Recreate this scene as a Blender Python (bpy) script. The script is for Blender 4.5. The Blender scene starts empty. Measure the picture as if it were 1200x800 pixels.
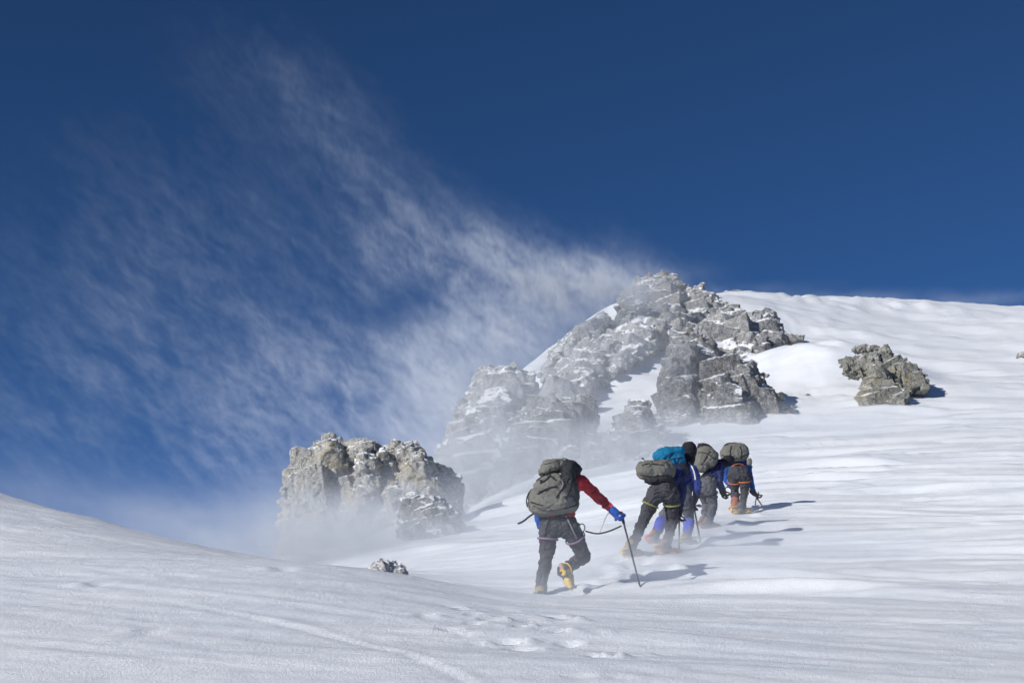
import bpy, bmesh, math, random
import numpy as np
from mathutils import Vector, Matrix

C = bpy.context.scene.collection
SC = bpy.context.scene
R = math.radians

# ------------------------------------------------------------------ camera
EYE = np.array([0.0, 0.0, 1.6])
PITCH = R(15.0)
FPX = 1667.0            # focal length in photograph pixels (50 mm on 36 mm)
cam_data = bpy.data.cameras.new("camera")
cam_data.lens = 50.0
cam_data.sensor_width = 36.0
cam_data.clip_start = 0.1
cam_data.clip_end = 20000.0
cam = bpy.data.objects.new("camera", cam_data)
C.objects.link(cam)
cam.location = EYE
cam.rotation_euler = (R(90) + PITCH, 0, 0)
SC.camera = cam


def P(px, py, Y):
    """World point on the sight line of photo pixel (px, py) at forward distance Y metres."""
    u = (px - 600.0) / FPX
    v = (400.0 - py) / FPX
    d = np.array([u, math.cos(PITCH) - v * math.sin(PITCH), math.sin(PITCH) + v * math.cos(PITCH)])
    return EYE + d * (Y / d[1])


# ------------------------------------------------------------------ noise
_rng = np.random.RandomState(7)
_perm = _rng.permutation(256)
_perm = np.concatenate([_perm, _perm, _perm])
_grad = _rng.normal(size=(256, 3))
_grad /= np.linalg.norm(_grad, axis=1)[:, None]
_rnd = _rng.rand(256, 4)


def perlin(p):
    p = np.asarray(p, dtype=np.float64)
    i = np.floor(p).astype(np.int64)
    f = p - i
    i &= 255
    u = f * f * f * (f * (f * 6 - 15) + 10)
    out = np.zeros(len(p))
    for dx in (0, 1):
        wx = u[:, 0] if dx else 1 - u[:, 0]
        for dy in (0, 1):
            wy = u[:, 1] if dy else 1 - u[:, 1]
            for dz in (0, 1):
                wz = u[:, 2] if dz else 1 - u[:, 2]
                h = _perm[_perm[_perm[(i[:, 0] + dx) & 255] + ((i[:, 1] + dy) & 255)] + ((i[:, 2] + dz) & 255)]
                g = _grad[h]
                out += wx * wy * wz * (g[:, 0] * (f[:, 0] - dx) + g[:, 1] * (f[:, 1] - dy) + g[:, 2] * (f[:, 2] - dz))
    return out * 1.5


def fbm(p, octaves=4, gain=0.5, lac=2.03):
    s = np.zeros(len(p)); a = 1.0
    p = np.array(p, dtype=np.float64)
    for _ in range(octaves):
        s += a * perlin(p)
        p = p * lac + 17.3
        a *= gain
    return s


def p2(x, y, z=0.0):
    return np.stack([x, y, np.full_like(x, z)], axis=1)


def cells(p, seed=0):
    """Blocky joint pattern: for each point the nearest jittered cell: (random 4-vector, offset from its centre, edge distance)."""
    p = np.asarray(p)
    i0 = np.floor(p).astype(np.int64)
    best = np.full(len(p), 1e9); second = np.full(len(p), 1e9)
    bid = np.zeros(len(p), dtype=np.int64); boff = np.zeros((len(p), 3))
    for dx in (-1, 0, 1):
        for dy in (-1, 0, 1):
            for dz in (-1, 0, 1):
                c = i0 + np.array([dx, dy, dz])
                h = _perm[_perm[_perm[(c[:, 0] + seed) & 255] + (c[:, 1] & 255)] + (c[:, 2] & 255)]
                o = c + _rnd[h][:, :3] - p
                d = np.linalg.norm(o, axis=1)
                nb = d < best
                second = np.where(nb, best, np.minimum(second, d))
                bid = np.where(nb, h, bid)
                boff[nb] = -o[nb]
                best = np.where(nb, d, best)
    return _rnd[(bid * 7 + 13) & 255], boff, second - best


def sstep(x, a, b):
    t = np.clip((x - a) / (b - a), 0, 1)
    return t * t * (3 - 2 * t)


# ------------------------------------------------------------------ object helpers
def tag(o, label=None, cat=None, group=None, kind=None):
    if label: o["label"] = label
    if cat: o["category"] = cat
    if group: o["group"] = group
    if kind: o["kind"] = kind
    return o


def mesh_np(name, v, faces, mat=None, smooth=True, parent=None):
    """Link one mesh object from numpy vertices and an (n,k) face array or a list of index tuples."""
    me = bpy.data.meshes.new(name)
    v = np.asarray(v, dtype=np.float32)
    if isinstance(faces, np.ndarray):
        n, k = faces.shape
        me.vertices.add(len(v)); me.vertices.foreach_set("co", v.ravel())
        me.loops.add(n * k); me.loops.foreach_set("vertex_index", faces.astype(np.int32).ravel())
        me.polygons.add(n)
        me.polygons.foreach_set("loop_start", np.arange(0, n * k, k, dtype=np.int32))
        me.update(calc_edges=True)
    else:
        me.from_pydata(v.tolist(), [], faces)
    me.validate()
    if smooth:
        me.polygons.foreach_set("use_smooth", np.ones(len(me.polygons), dtype=bool))
    o = bpy.data.objects.new(name, me)
    C.objects.link(o)
    if mat: me.materials.append(mat)
    if parent is not None:
        o.parent = parent
        o.matrix_parent_inverse = Matrix.Translation(-parent.location)
    return o


def thing(name, loc, label, cat, group=None):
    o = bpy.data.objects.new(name, None)
    C.objects.link(o)
    o.empty_display_size = 0.2
    o.location = loc
    return tag(o, label, cat, group)


# ------------------------------------------------------------------ material helpers
class NT:
    def __init__(self, tree):
        self.t = tree
    def n(self, typ, **kw):
        nd = self.t.nodes.new(typ)
        for k, v in kw.items():
            setattr(nd, k, v)
        return nd
    def l(self, a, b):
        self.t.links.new(a, b)
    def math(self, op, a, b=None, c=None, clamp=False):
        m = self.n("ShaderNodeMath", operation=op, use_clamp=clamp)
        for i, x in enumerate((a, b, c)):
            if x is None: continue
            if isinstance(x, (int, float)): m.inputs[i].default_value = x
            else: self.l(x, m.inputs[i])
        return m.outputs[0]
    def vmath(self, op, a, b=None, scale=None):
        m = self.n("ShaderNodeVectorMath", operation=op)
        for i, x in enumerate((a, b)):
            if x is None: continue
            if isinstance(x, (tuple, list)): m.inputs[i].default_value = x
            else: self.l(x, m.inputs[i])
        if scale is not None: m.inputs["Scale"].default_value = scale
        return m.outputs["Value"] if op in ("LENGTH", "DOT_PRODUCT", "DISTANCE") else m.outputs["Vector"]
    def noise(self, vec, scale, detail=4, rough=0.55, dist=0.0):
        m = self.n("ShaderNodeTexNoise")
        m.inputs["Scale"].default_value = scale
        m.inputs["Detail"].default_value = detail
        m.inputs["Roughness"].default_value = rough
        m.inputs["Distortion"].default_value = dist
        if vec is not None: self.l(vec, m.inputs["Vector"])
        return m.outputs["Fac"] if "Fac" in m.outputs else m.outputs[0]
    def ramp(self, fac, stops):
        r = self.n("ShaderNodeValToRGB")
        el = r.color_ramp.elements
        while len(el) < len(stops): el.new(0.5)
        for e, (pos, c) in zip(el, stops):
            e.position = pos
            e.color = (c, c, c, 1) if isinstance(c, (int, float)) else (*c, 1)
        self.l(fac, r.inputs["Fac"])
        return r.outputs["Color"]
    def mix(self, fac, a, b, mode="MIX"):
        m = self.n("ShaderNodeMix", data_type="RGBA", blend_type=mode)
        if isinstance(fac, (int, float)): m.inputs[0].default_value = fac
        else: self.l(fac, m.inputs[0])
        for i, x in ((6, a), (7, b)):
            if isinstance(x, (tuple, list)): m.inputs[i].default_value = (*x, 1) if len(x) == 3 else x
            else: self.l(x, m.inputs[i])
        return m.outputs[2]
    def bump(self, height, strength, dist, normal=None):
        b = self.n("ShaderNodeBump")
        b.inputs["Strength"].default_value = strength
        b.inputs["Distance"].default_value = dist
        self.l(height, b.inputs["Height"])
        if normal is not None: self.l(normal, b.inputs["Normal"])
        return b.outputs["Normal"]


def new_mat(name, rough=0.8, spec=0.3):
    m = bpy.data.materials.new(name)
    m.use_nodes = True
    nt = NT(m.node_tree)
    bs = m.node_tree.nodes["Principled BSDF"]
    bs.inputs["Roughness"].default_value = rough
    bs.inputs["Specular IOR Level"].default_value = spec
    return m, nt, bs


def cloth(name, col, rough=0.85, spec=0.2, var=0.25, scale=14.0, frost=0.0):
    """Woven shell fabric: uneven fading, fine weave bump, a little wind-blown rime."""
    m, nt, bs = new_mat(name, rough, spec)
    pos = nt.n("ShaderNodeTexCoord").outputs["Object"]
    big = nt.noise(pos, scale * 0.5, 4, 0.6)
    dark = tuple(c * (1 - var) for c in col)
    light = tuple(min(1, c * (1 + var)) for c in col)
    colr = nt.ramp(big, [(0.35, dark), (0.65, light)])
    if frost:
        fr = nt.ramp(nt.noise(pos, 26, 5, 0.7), [(0.55, 0.0), (0.72, frost)])
        colr = nt.mix(fr, colr, (0.75, 0.77, 0.8))
    nt.l(colr, bs.inputs["Base Color"])
    h = nt.math("ADD", nt.noise(pos, 55, 3), nt.math("MULTIPLY", nt.noise(pos, 12, 3), 2.0))
    nt.l(nt.bump(h, 0.5, 0.012), bs.inputs["Normal"])
    return m


def plain(name, col, rough=0.5, spec=0.4, metal=0.0, var=0.15):
    m, nt, bs = new_mat(name, rough, spec)
    pos = nt.n("ShaderNodeTexCoord").outputs["Object"]
    f = nt.noise(pos, 30, 4, 0.6)
    nt.l(nt.ramp(f, [(0.3, tuple(c * (1 - var) for c in col)), (0.7, tuple(min(1, c * (1 + var)) for c in col))]), bs.inputs["Base Color"])
    bs.inputs["Metallic"].default_value = metal
    nt.l(nt.bump(f, 0.2, 0.004), bs.inputs["Normal"])
    return m


# ------------------------------------------------------------------ light
SUN_EL = R(23.0)
SUN_TRAVEL = np.array([1.0, 0.86])              # where the light goes, seen from above
SUN_TRAVEL = SUN_TRAVEL / np.linalg.norm(SUN_TRAVEL)
sun_dir = Vector((-SUN_TRAVEL[0] * math.cos(SUN_EL), -SUN_TRAVEL[1] * math.cos(SUN_EL), math.sin(SUN_EL)))
sd = bpy.data.lights.new("sun", "SUN")
sd.energy = 4.3
sd.angle = R(0.53)
sd.color = (1.0, 0.965, 0.915)
so = bpy.data.objects.new("sun", sd)
C.objects.link(so)
so.rotation_euler = sun_dir.to_track_quat("Z", "Y").to_euler()
so.location = (-40, -30, 60)

world = bpy.data.worlds.new("World")
SC.world = world
world.use_nodes = True
wt = NT(world.node_tree)
bg = world.node_tree.nodes["Background"]
sky = wt.n("ShaderNodeTexSky", sky_type="NISHITA")
sky.sun_disc = False
sky.sun_elevation = SUN_EL
sky.sun_rotation = math.atan2(sun_dir.x, sun_dir.y)
sky.altitude = 9000.0
sky.air_density = 1.0
sky.dust_density = 0.0
sky.ozone_density = 3.0
wt.l(wt.mix(1.0, sky.outputs["Color"], (0.46, 0.76, 0.96), "MULTIPLY"), bg.inputs["Color"])
bg.inputs["Strength"].default_value = 0.10

SC.view_settings.view_transform = "Standard"
SC.view_settings.look = "None"
SC.view_settings.exposure = 0.0
SC.view_settings.gamma = 1.0
SC.view_settings.use_curve_mapping = False
SC.render.engine = "CYCLES"
SC.cycles.use_denoising = True
SC.cycles.max_bounces = 6
SC.cycles.transparent_max_bounces = 256
SC.cycles.diffuse_bounces = 3
SC.cycles.volume_bounces = 1
SC.cycles.use_adaptive_sampling = True
SC.cycles.adaptive_threshold = 0.03
# ================================================================== terrain
# seen surface points: (photo x, photo y, forward distance)
CTRL = [
    # near slope
    (-150, 800, 10.5), (0, 800, 10.5), (300, 800, 10.5), (600, 800, 10.5), (900, 800, 10.8), (1200, 800, 11), (1400, 800, 11),
    (0, 690, 14.5), (0, 630, 18.5), (0, 592, 22.5), (0, 577, 26), (-150, 560, 27), (-150, 640, 18),
    (110, 604, 23), (110, 690, 14.5), (210, 632, 20.5), (200, 700, 14), (300, 655, 18.5), (300, 720, 13.2),
    (400, 666, 16.8), (400, 735, 12.8), (480, 684, 15.6), (540, 700, 15.2),
    (600, 760, 12), (620, 709, 15.2), (700, 705, 15.6), (800, 708, 15.6), (900, 708, 15.6), (1050, 704, 15.8), (1200, 700, 16), (1350, 700, 16),
    (900, 760, 12.3), (1200, 760, 12.5),
    # behind the crest: the trough and the climbers' slope
    (470, 672, 19), (500, 650, 25), (520, 625, 33), (420, 655, 30), (540, 610, 38),
    (630, 699, 17.5), (560, 690, 18), (600, 672, 21.5), (600, 645, 27), (620, 615, 34), (620, 580, 42),
    (735, 654, 20.5), (780, 652, 20.5), (770, 634, 22), (810, 638, 22), (832, 617, 25), (868, 601, 28),
    (700, 620, 26), (720, 590, 33), (740, 556, 41), (700, 545, 46), (640, 550, 48),
    (900, 670, 18.8), (950, 630, 22.5), (950, 590, 28.5), (880, 560, 35), (900, 525, 44), (920, 490, 55), (850, 495, 54),
    (1050, 665, 18.8), (1050, 610, 25), (1050, 560, 33), (1050, 520, 42), (1050, 485, 55),
    (1200, 660, 18.8), (1200, 600, 25.5), (1200, 550, 33.5), (1200, 510, 43), (1200, 480, 54), (1380, 550, 34), (1400, 480, 55),
    # upper snow field
    (910, 428, 66), (960, 435, 64), (1000, 420, 67), (1100, 440, 68), (1200, 440, 67), (1400, 430, 70),
    (930, 390, 80), (1000, 390, 80), (1100, 395, 83), (1200, 395, 82),
    (870, 352, 101), (940, 353, 105), (1000, 352, 107), (1100, 355, 108), (1200, 362, 106), (1400, 380, 106),
    # snow gully between the rocks and the crest left of the summit block
    (700, 500, 56), (690, 475, 61), (740, 450, 66), (770, 415, 73), (720, 385, 80), (735, 350, 88), (800, 350, 92),
    (840, 343, 98), (650, 425, 78), (600, 455, 72), (560, 500, 63), (540, 545, 55), (620, 500, 62),
]
pts = np.array([P(*c) for c in CTRL])
HID = [  # ground the photo does not show: (x, y, z)
    (-9.0, 31, 4.8), (-12, 36, 2.5), (-4, 24, 3.9), (-6.2, 29, 4.4), (-16, 34, 4.0), (-22, 30, 4.5), (-5.5, 36, 5.6), (-8, 40, 3.5), (-14, 45, -3), (-25, 45, -4),
    (-3, 46, 7.0), (-6, 52, 4), (-7, 60, 6), (-6, 70, 10), (-4, 80, 16), (0, 90, 22), (-16, 60, -10), (-16, 80, -8), (-30, 70, -20), (-12, 95, 4),
    (-45, 60, -25), (-45, 35, -8), (-40, 100, -25), (4, 100, 27), (0, 120, 16), (14, 118, 34), (25, 125, 35.5), (40, 125, 34), (60, 122, 31),
    (10, 145, 24), (30, 150, 27), (60, 150, 24), (80, 110, 29), (80, 60, 17), (70, 30, 8), (-30, 10, 1.5), (-30, 20, 4.0), (0, 0, 0.0), (-8, 0, 0), (8, 0, 0),
    (0, 5, 0.75), (25, 0, 0.5), (-25, -5, 0), (40, 5, 2), (0, -12, -1.5), (30, -15, -1.5), (-30, -15, -2), (-40, 130, -25), (0, 170, 5), (60, 175, 8),
]
pts = np.vstack([pts, np.array(HID, dtype=float)])


def _tps(r2):
    return 0.5 * r2 * np.log(r2 + 1e-9)


_n = len(pts)
_d2 = ((pts[:, None, :2] - pts[None, :, :2]) ** 2).sum(-1)
_A = np.zeros((_n + 3, _n + 3))
_A[:_n, :_n] = _tps(_d2) + np.eye(_n) * 0.6
_A[:_n, _n] = 1; _A[:_n, _n + 1:] = pts[:, :2]
_A[_n, :_n] = 1; _A[_n + 1:, :_n] = pts[:, :2].T
_W = np.linalg.solve(_A, np.concatenate([pts[:, 2], np.zeros(3)]))


def base_height(x, y):
    z = np.empty(len(x))
    for a in range(0, len(x), 20000):
        xs, ys = x[a:a + 20000], y[a:a + 20000]
        d2 = (xs[:, None] - pts[None, :, 0]) ** 2 + (ys[:, None] - pts[None, :, 1]) ** 2
        z[a:a + 20000] = _tps(d2) @ _W[:_n] + _W[_n] + _W[_n + 1] * xs + _W[_n + 2] * ys
    # the mountain falls away to a far lower plain
    r = np.hypot(x - 5, y - 55)
    far = -140 + 6 * np.sin(x / 210.0) + 6 * np.cos(y / 170.0)
    w = sstep(r, 75, 240)
    return np.clip(z, -60, 40) * (1 - w) + far * w


def dune(x, y, seed):
    """Wind-packed ridges, long downwind (x) and short across, with a steeper upwind lip."""
    wx = x + 1.4 * perlin(p2(x * 0.25, y * 0.35, seed + 3.1))
    wy = y + 0.55 * perlin(p2(x * 0.22, y * 0.5, seed + 9.7)) + 0.16 * x
    return perlin(p2(wx * 0.16, wy * 0.95, seed)), wx, wy


def seg_dist(x, y, poly):
    best = np.full(len(x), 1e9); side = np.zeros(len(x)); along = np.zeros(len(x)); acc = 0.0
    for (a, b) in zip(poly[:-1], poly[1:]):
        a = np.array(a[:2]); b = np.array(b[:2]); d = b - a; L = np.hypot(*d)
        t = np.clip(((x - a[0]) * d[0] + (y - a[1]) * d[1]) / L ** 2, 0, 1)
        ex, ey = x - a[0] - t * d[0], y - a[1] - t * d[1]
        dist = np.hypot(ex, ey)
        s = np.sign(d[0] * ey - d[1] * ex)
        m = dist < best
        best = np.where(m, dist, best); side = np.where(m, s, side); along = np.where(m, acc + t * L, along)
        acc += L
    return best, side, along


def ground_hit(px, py, y0=6.0, y1=130.0, f=None):
    """First point where the sight line of a photo pixel meets the smooth ground."""
    ys = np.concatenate([np.arange(y0, 40, 0.1), np.arange(40, y1, 0.4)])
    d = P(px, py, 1.0) - EYE
    q = EYE[None, :] + d[None, :] * (ys / d[1])[:, None]
    h = (f or base_height)(q[:, 0], q[:, 1])
    k = np.where(q[:, 2] < h)[0]
    if len(k) == 0: return q[-1]
    p = q[k[0]].copy(); p[2] = h[k[0]]
    return p


TRACK = [ground_hit(*c) for c in [(150, 692), (230, 707), (300, 722), (360, 735), (420, 748), (480, 768), (540, 790), (620, 830)]]
PRINTS = [(530, 712), (542, 716), (556, 722), (590, 716), (604, 722), (577, 728), (610, 735), (634, 738), (622, 728), (640, 722), (660, 726),
          (525, 738), (543, 743), (560, 750), (596, 750), (612, 757), (690, 737), (700, 745), (690, 765), (705, 768), (735, 768), (748, 772), (556, 732),
          (655, 742), (668, 752), (680, 795), (720, 797), (500, 722)]
PRINTS = [ground_hit(*c) for c in PRINTS]
BROWN = [ground_hit(px, py) for px, py in [(150, 740), (312, 668), (92, 685)]]


def detail(x, y, z0):
    dist = np.hypot(x, y)
    near = 1 - sstep(dist, 30, 70)
    # broad wind drifts
    d1, wx, wy = dune(x, y, 1.0)
    right = sstep(x + 0.12 * y, -1.5, 4.5)                # the open slope right of the hump is the scoured one
    back = sstep(y, 15.0, 18.5)
    scour = np.clip(right * (0.25 + 0.75 * back), 0, 1)
    h = 0.17 * (0.28 + 0.9 * scour) * d1
    # sharp-lipped sastrugi
    d2 = perlin(p2(wx * 0.28, wy * 2.1, 5.5))
    lip = np.where(d2 > 0, d2, d2 * 0.25)
    h += 0.11 * (0.12 + scour) * lip * (0.6 + 0.8 * sstep(perlin(p2(x * 0.16, y * 0.2, 21.0)), -0.1, 0.4))
    d3 = perlin(p2(wx * 0.55, wy * 5.0, 8.5))
    h += 0.034 * (0.2 + scour) * np.where(d3 > 0, d3, d3 * 0.4) * (1 - sstep(dist, 40, 75))
    d4 = perlin(p2(wx * 2.0, wy * 5.6, 18.5))
    h += 0.012 * (0.15 + scour) * d4 * (1 - sstep(dist, 24, 45)) * sstep(perlin(p2(x * .35, y * .5, 24.0)), -.2, .3)
    calm = np.exp(-((x - 4.6) / 3.2) ** 2 - ((y - 23.5) / 5.5) ** 2)      # ridges flattened here so the climbers' cast shadows stay joined
    h *= 1 - 0.6 * calm
    # plates whose edge catches the sun
    t = perlin(p2(wx * 0.16, wy * 0.8, 31.0)) * 2.5
    st = (np.floor(t) + sstep(t - np.floor(t), 0.0, 0.16))
    h += 0.045 * scour * (st - t) * (1 - 0.7 * calm)
    # foreground hump: fine wind ripples running downslope to the right
    rx = 0.90 * x - 0.42 * y; ry = 0.42 * x + 0.90 * y
    rip = perlin(p2(rx * 0.7 + 2 * perlin(p2(x * .3, y * .3, 2.0)), ry * 5.5, 12.0))
    h += 0.010 * near * rip * (1 - 0.5 * scour)
    h += 0.008 * near * perlin(p2(x * 3.6, y * 3.6, 3.0))
    # big waves far up the field, with a scoured rough patch
    fa = sstep(y, 45, 70)
    h += fa * 0.16 * perlin(p2(x * 0.35 + perlin(p2(x * .2, y * .2, 61.0)), y * 1.3, 62.0)) + fa * 0.07 * perlin(p2(x * 0.9, y * 3.0, 64.0))
    h += fa * (0.36 * perlin(p2(x * 0.10, y * 0.16, 40.0)) + 0.22 * perlin(p2(x * 0.22, y * 0.5, 44.0)))
    patch = fa * sstep(perlin(p2(x * 0.06 + 1.3, y * 0.09, 51.0)), -0.05, 0.35)
    h += patch * 0.42 * np.abs(fbm(p2(x * 0.5, y * 0.8, 55.0), 3))
    # an old ski-like track and boot prints on the hump
    dd, side, along = seg_dist(x, y, TRACK)
    taper = sstep(along, 0.0, 2.0)
    wob = 1 + 0.6 * perlin(p2(along * 3.0, np.zeros_like(along), 4.0))
    h += taper * (0.013 * np.exp(-(dd / 0.04) ** 2) * wob - 0.015 * np.exp(-((dd - 0.08) / 0.05) ** 2) * (side < 0))
    m = (dist < 18) & (dist > 7)
    xi, yi = x[m], y[m]; acc = np.zeros(m.sum())
    for i, p in enumerate(PRINTS):
        a = -0.25 + 0.35 * math.sin(i * 2.3)
        u = (xi - p[0]) * math.cos(a) + (yi - p[1]) * math.sin(a)
        v = -(xi - p[0]) * math.sin(a) + (yi - p[1]) * math.cos(a)
        L = 0.095 + 0.03 * math.sin(i * 5.1); W = 0.075 + 0.02 * math.cos(i * 3.7)
        e = (u / L) ** 2 + (v / W) ** 2
        k = 0.6 + 0.4 * math.sin(i * 7.7)
        acc += k * (-0.065 * np.exp(-e ** 3) + 0.06 * (1 + 0.8 * perlin(p2(xi * 6, yi * 6, 3.0 + i))) * np.exp(-(((u - 1.5 * L) / (0.6 * L)) ** 2 + (v / (0.8 * W)) ** 2)))
    h[m] += acc
    for p in BROWN:
        e = ((x - p[0]) / 0.16) ** 2 + ((y - p[1]) / 0.12) ** 2
        h += 0.02 * np.exp(-e * 2) - 0.03 * np.exp(-(((x - p[0] - .2) / .12) ** 2 + ((y - p[1]) / .12) ** 2))
    for (p, a_, b_, hh, t) in BANK:
        m = (np.abs(x - p[0]) < 12) & (np.abs(y - p[1]) < 12)
        u = (x[m] - p[0]) * math.cos(t) + (y[m] - p[1]) * math.sin(t); v = -(x[m] - p[0]) * math.sin(t) + (y[m] - p[1]) * math.cos(t)
        h[m] += hh * np.exp(-(u / a_) ** 2 - (v / b_) ** 2) * (1 + 0.25 * perlin(p2(x[m] * .8, y[m] * 1.2, 71.0)))
    m = (np.abs(x - 2.5) < 4.5) & (y > 14.5) & (y < 30)
    xi, yi = x[m], y[m]; acc = np.zeros(m.sum())
    for i, p in enumerate(TREAD):
        a = 0.9 + 0.4 * math.sin(i * 2.3)
        u = (xi - p[0]) * math.cos(a) + (yi - p[1]) * math.sin(a)
        v = -(xi - p[0]) * math.sin(a) + (yi - p[1]) * math.cos(a)
        L = 0.19; W = 0.11 + 0.02 * math.cos(i * 3.7)
        e = (u / L) ** 2 + (v / W) ** 2
        lump = 1 + 0.7 * perlin(p2(xi * 5.5, yi * 5.5, 5.0 + i))
        acc += -0.10 * np.exp(-e ** 2) * (0.6 + 0.4 * math.sin(i * 5.7)) + 0.045 * np.exp(-(((u - 1.4 * L) / (0.6 * L)) ** 2 + (v / (1.2 * W)) ** 2)) * lump
    h[m] += acc
    return h * (1 - sstep(dist, 150, 260))


BANK = [(ground_hit(px, py), a, b, h, t) for px, py, a, b, h, t in [(955, 438, 3.2, 2.2, .9, .3), (1000, 432, 2.6, 1.6, .7, .2), (925, 425, 2.5, 1.5, .6, .5), (735, 450, 1.2, 4.0, .5, -.5), (1030, 486, 2.2, 1.0, .35, 0), (478, 628, .7, .5, .35, .2), (512, 640, 1.6, .8, .12, .2)]]
TREAD = [ground_hit(*c) for c in [(676, 697), (690, 690), (702, 684), (715, 677), (706, 670), (722, 668), (738, 664), (726, 659), (752, 661), (768, 655), (812, 645), (826, 634), (842, 628), (852, 617), (866, 611), (880, 607), (846, 640),
                                  (652, 700), (700, 695), (780, 668), (760, 676), (742, 682)]]


def ground(x, y):
    x = np.atleast_1d(np.asarray(x, float)); y = np.atleast_1d(np.asarray(y, float))
    z = base_height(x, y)
    return z + detail(x, y, z)


def gz(x, y):
    return float(ground(x, y)[0])


def axis_samples(lo, hi, fine_lo, fine_hi, step, grow):
    a = list(np.arange(fine_lo, fine_hi, step))
    s = step; v = a[-1]
    while v < hi:
        s *= grow; v += s; a.append(v)
    s = step; v = a[0]; b = []
    while v > lo:
        s *= grow; v -= s; b.append(v)
    return np.array(b[::-1] + a)


XS = axis_samples(-3500, 3500, -8.0, 10.0, 0.062, 1.017)
YS = axis_samples(-3500, 3500, 9.0, 31.0, 0.062, 1.0125)
print("terrain grid", len(XS), len(YS))
gx, gy = np.meshgrid(XS, YS)
gzv = ground(gx.ravel(), gy.ravel())
verts = np.stack([gx.ravel(), gy.ravel(), gzv], axis=1)
nx, ny = len(XS), len(YS)
ii = (np.arange(ny - 1)[:, None] * nx + np.arange(nx - 1)[None, :]).ravel()
quads = np.stack([ii, ii + 1, ii + 1 + nx, ii + nx], axis=1)

snow, nt, bs = new_mat("wind_packed_snow", 0.62, 0.25)
pos = nt.n("ShaderNodeTexCoord").outputs["Object"]
mp = nt.n("ShaderNodeMapping"); mp.inputs["Scale"].default_value = (0.35, 1.6, 1.0); nt.l(pos, mp.inputs["Vector"])
n1 = nt.noise(mp.outputs[0], 0.9, 5, 0.6)
nt.l(nt.ramp(n1, [(0.35, (0.79, 0.825, 0.87)), (0.6, (0.86, 0.88, 0.905))]), bs.inputs["Base Color"])
grain = nt.noise(pos, 42, 4, 0.75)
wr = nt.noise(mp.outputs[0], 9.0, 4, 0.65, 0.4)
lumps = nt.noise(pos, 9.0, 4, 0.6)
hgt = nt.math("ADD", nt.math("ADD", nt.math("MULTIPLY", grain, 0.55), nt.math("MULTIPLY", lumps, 0.45)), nt.math("MULTIPLY", wr, 0.35))
nt.l(nt.bump(hgt, 0.55, 0.034), bs.inputs["Normal"])
terrain = mesh_np("terrain", verts, quads, snow)
tag(terrain, "wind scoured white snow slope rising to the summit", "snow slope", kind="structure")
# ================================================================== rocks
def rock_material(name, c_dark, c_mid, c_light, lichen, lichen_amt, frost, snow_lo, snow_hi, relief_m=0.10):
    m, nt, bs = new_mat(name, 0.9, 0.2)
    geo = nt.n("ShaderNodeNewGeometry")
    pos = geo.outputs["Position"]
    big = nt.noise(pos, 0.7, 5, 0.62, 0.5)
    mid = nt.noise(pos, 3.2, 6, 0.72)
    fine = nt.noise(pos, 13.0, 4, 0.75)
    speck = nt.noise(pos, 34.0, 3, 0.8)
    base = nt.ramp(nt.math("ADD", nt.math("MULTIPLY", mid, 0.6), nt.math("MULTIPLY", big, 0.4)), [(0.36, c_dark), (0.5, c_mid), (0.62, c_light)])
    base = nt.mix(nt.ramp(fine, [(0.38, 0.9), (0.50, 0.0)]), base, tuple(c * 0.5 for c in c_dark))
    base = nt.mix(nt.ramp(speck, [(0.54, 0.0), (0.64, 0.7)]), base, tuple(min(0.7, c * 1.6) for c in c_light))
    lich = nt.ramp(nt.noise(pos, 1.7, 5, 0.7), [(0.50, 0.0), (0.62, lichen_amt)])
    base = nt.mix(lich, base, lichen)
    # joints: thin dark cracks
    v = nt.n("ShaderNodeTexVoronoi", feature="DISTANCE_TO_EDGE")
    wv = nt.vmath("ADD", pos, nt.vmath("SCALE", nt.n("ShaderNodeTexNoise").outputs["Color"], scale=0.8))
    nt.l(wv, v.inputs["Vector"]); v.inputs["Scale"].default_value = 1.3
    base = nt.mix(nt.ramp(v.outputs["Distance"], [(0.0, 0.55), (0.018, 0.0)]), base, tuple(c * 0.3 for c in c_dark))
    # rime plastered on by the wind
    fr = nt.ramp(nt.math("ADD", nt.math("MULTIPLY", nt.noise(pos, 5.0, 6, 0.8), 0.7), nt.math("MULTIPLY", speck, 0.3)), [(0.50, 0.0), (0.66, frost)])
    base = nt.mix(fr, base, (0.78, 0.79, 0.81))
    # snow lying on ledges
    sx = nt.n("ShaderNodeSeparateXYZ"); nt.l(geo.outputs["Normal"], sx.inputs[0])
    up = nt.math("ADD", sx.outputs[2], nt.math("MULTIPLY", nt.math("SUBTRACT", nt.noise(pos, 1.1, 6, 0.65), 0.5), 1.5))
    sf = nt.ramp(up, [(snow_lo, 0.0), (snow_hi, 1.0)])
    base = nt.mix(sf, base, (0.86, 0.87, 0.885))
    nt.l(base, bs.inputs["Base Color"])
    h = nt.math("ADD", nt.math("MULTIPLY", mid, 1.0), nt.math("ADD", nt.math("MULTIPLY", fine, 0.5), nt.math("MULTIPLY", speck, 0.2)))
    h2 = nt.math("MULTIPLY", h, nt.math("SUBTRACT", 1.0, nt.math("MULTIPLY", sf, 0.8)))
    ck = nt.ramp(v.outputs["Distance"], [(0.0, 0.4), (0.03, 1.0)])
    h2 = nt.math("ADD", h2, nt.math("MULTIPLY", ck, 0.35))
    nt.l(nt.bump(h2, 1.0, relief_m), bs.inputs["Normal"])
    return m


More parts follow.
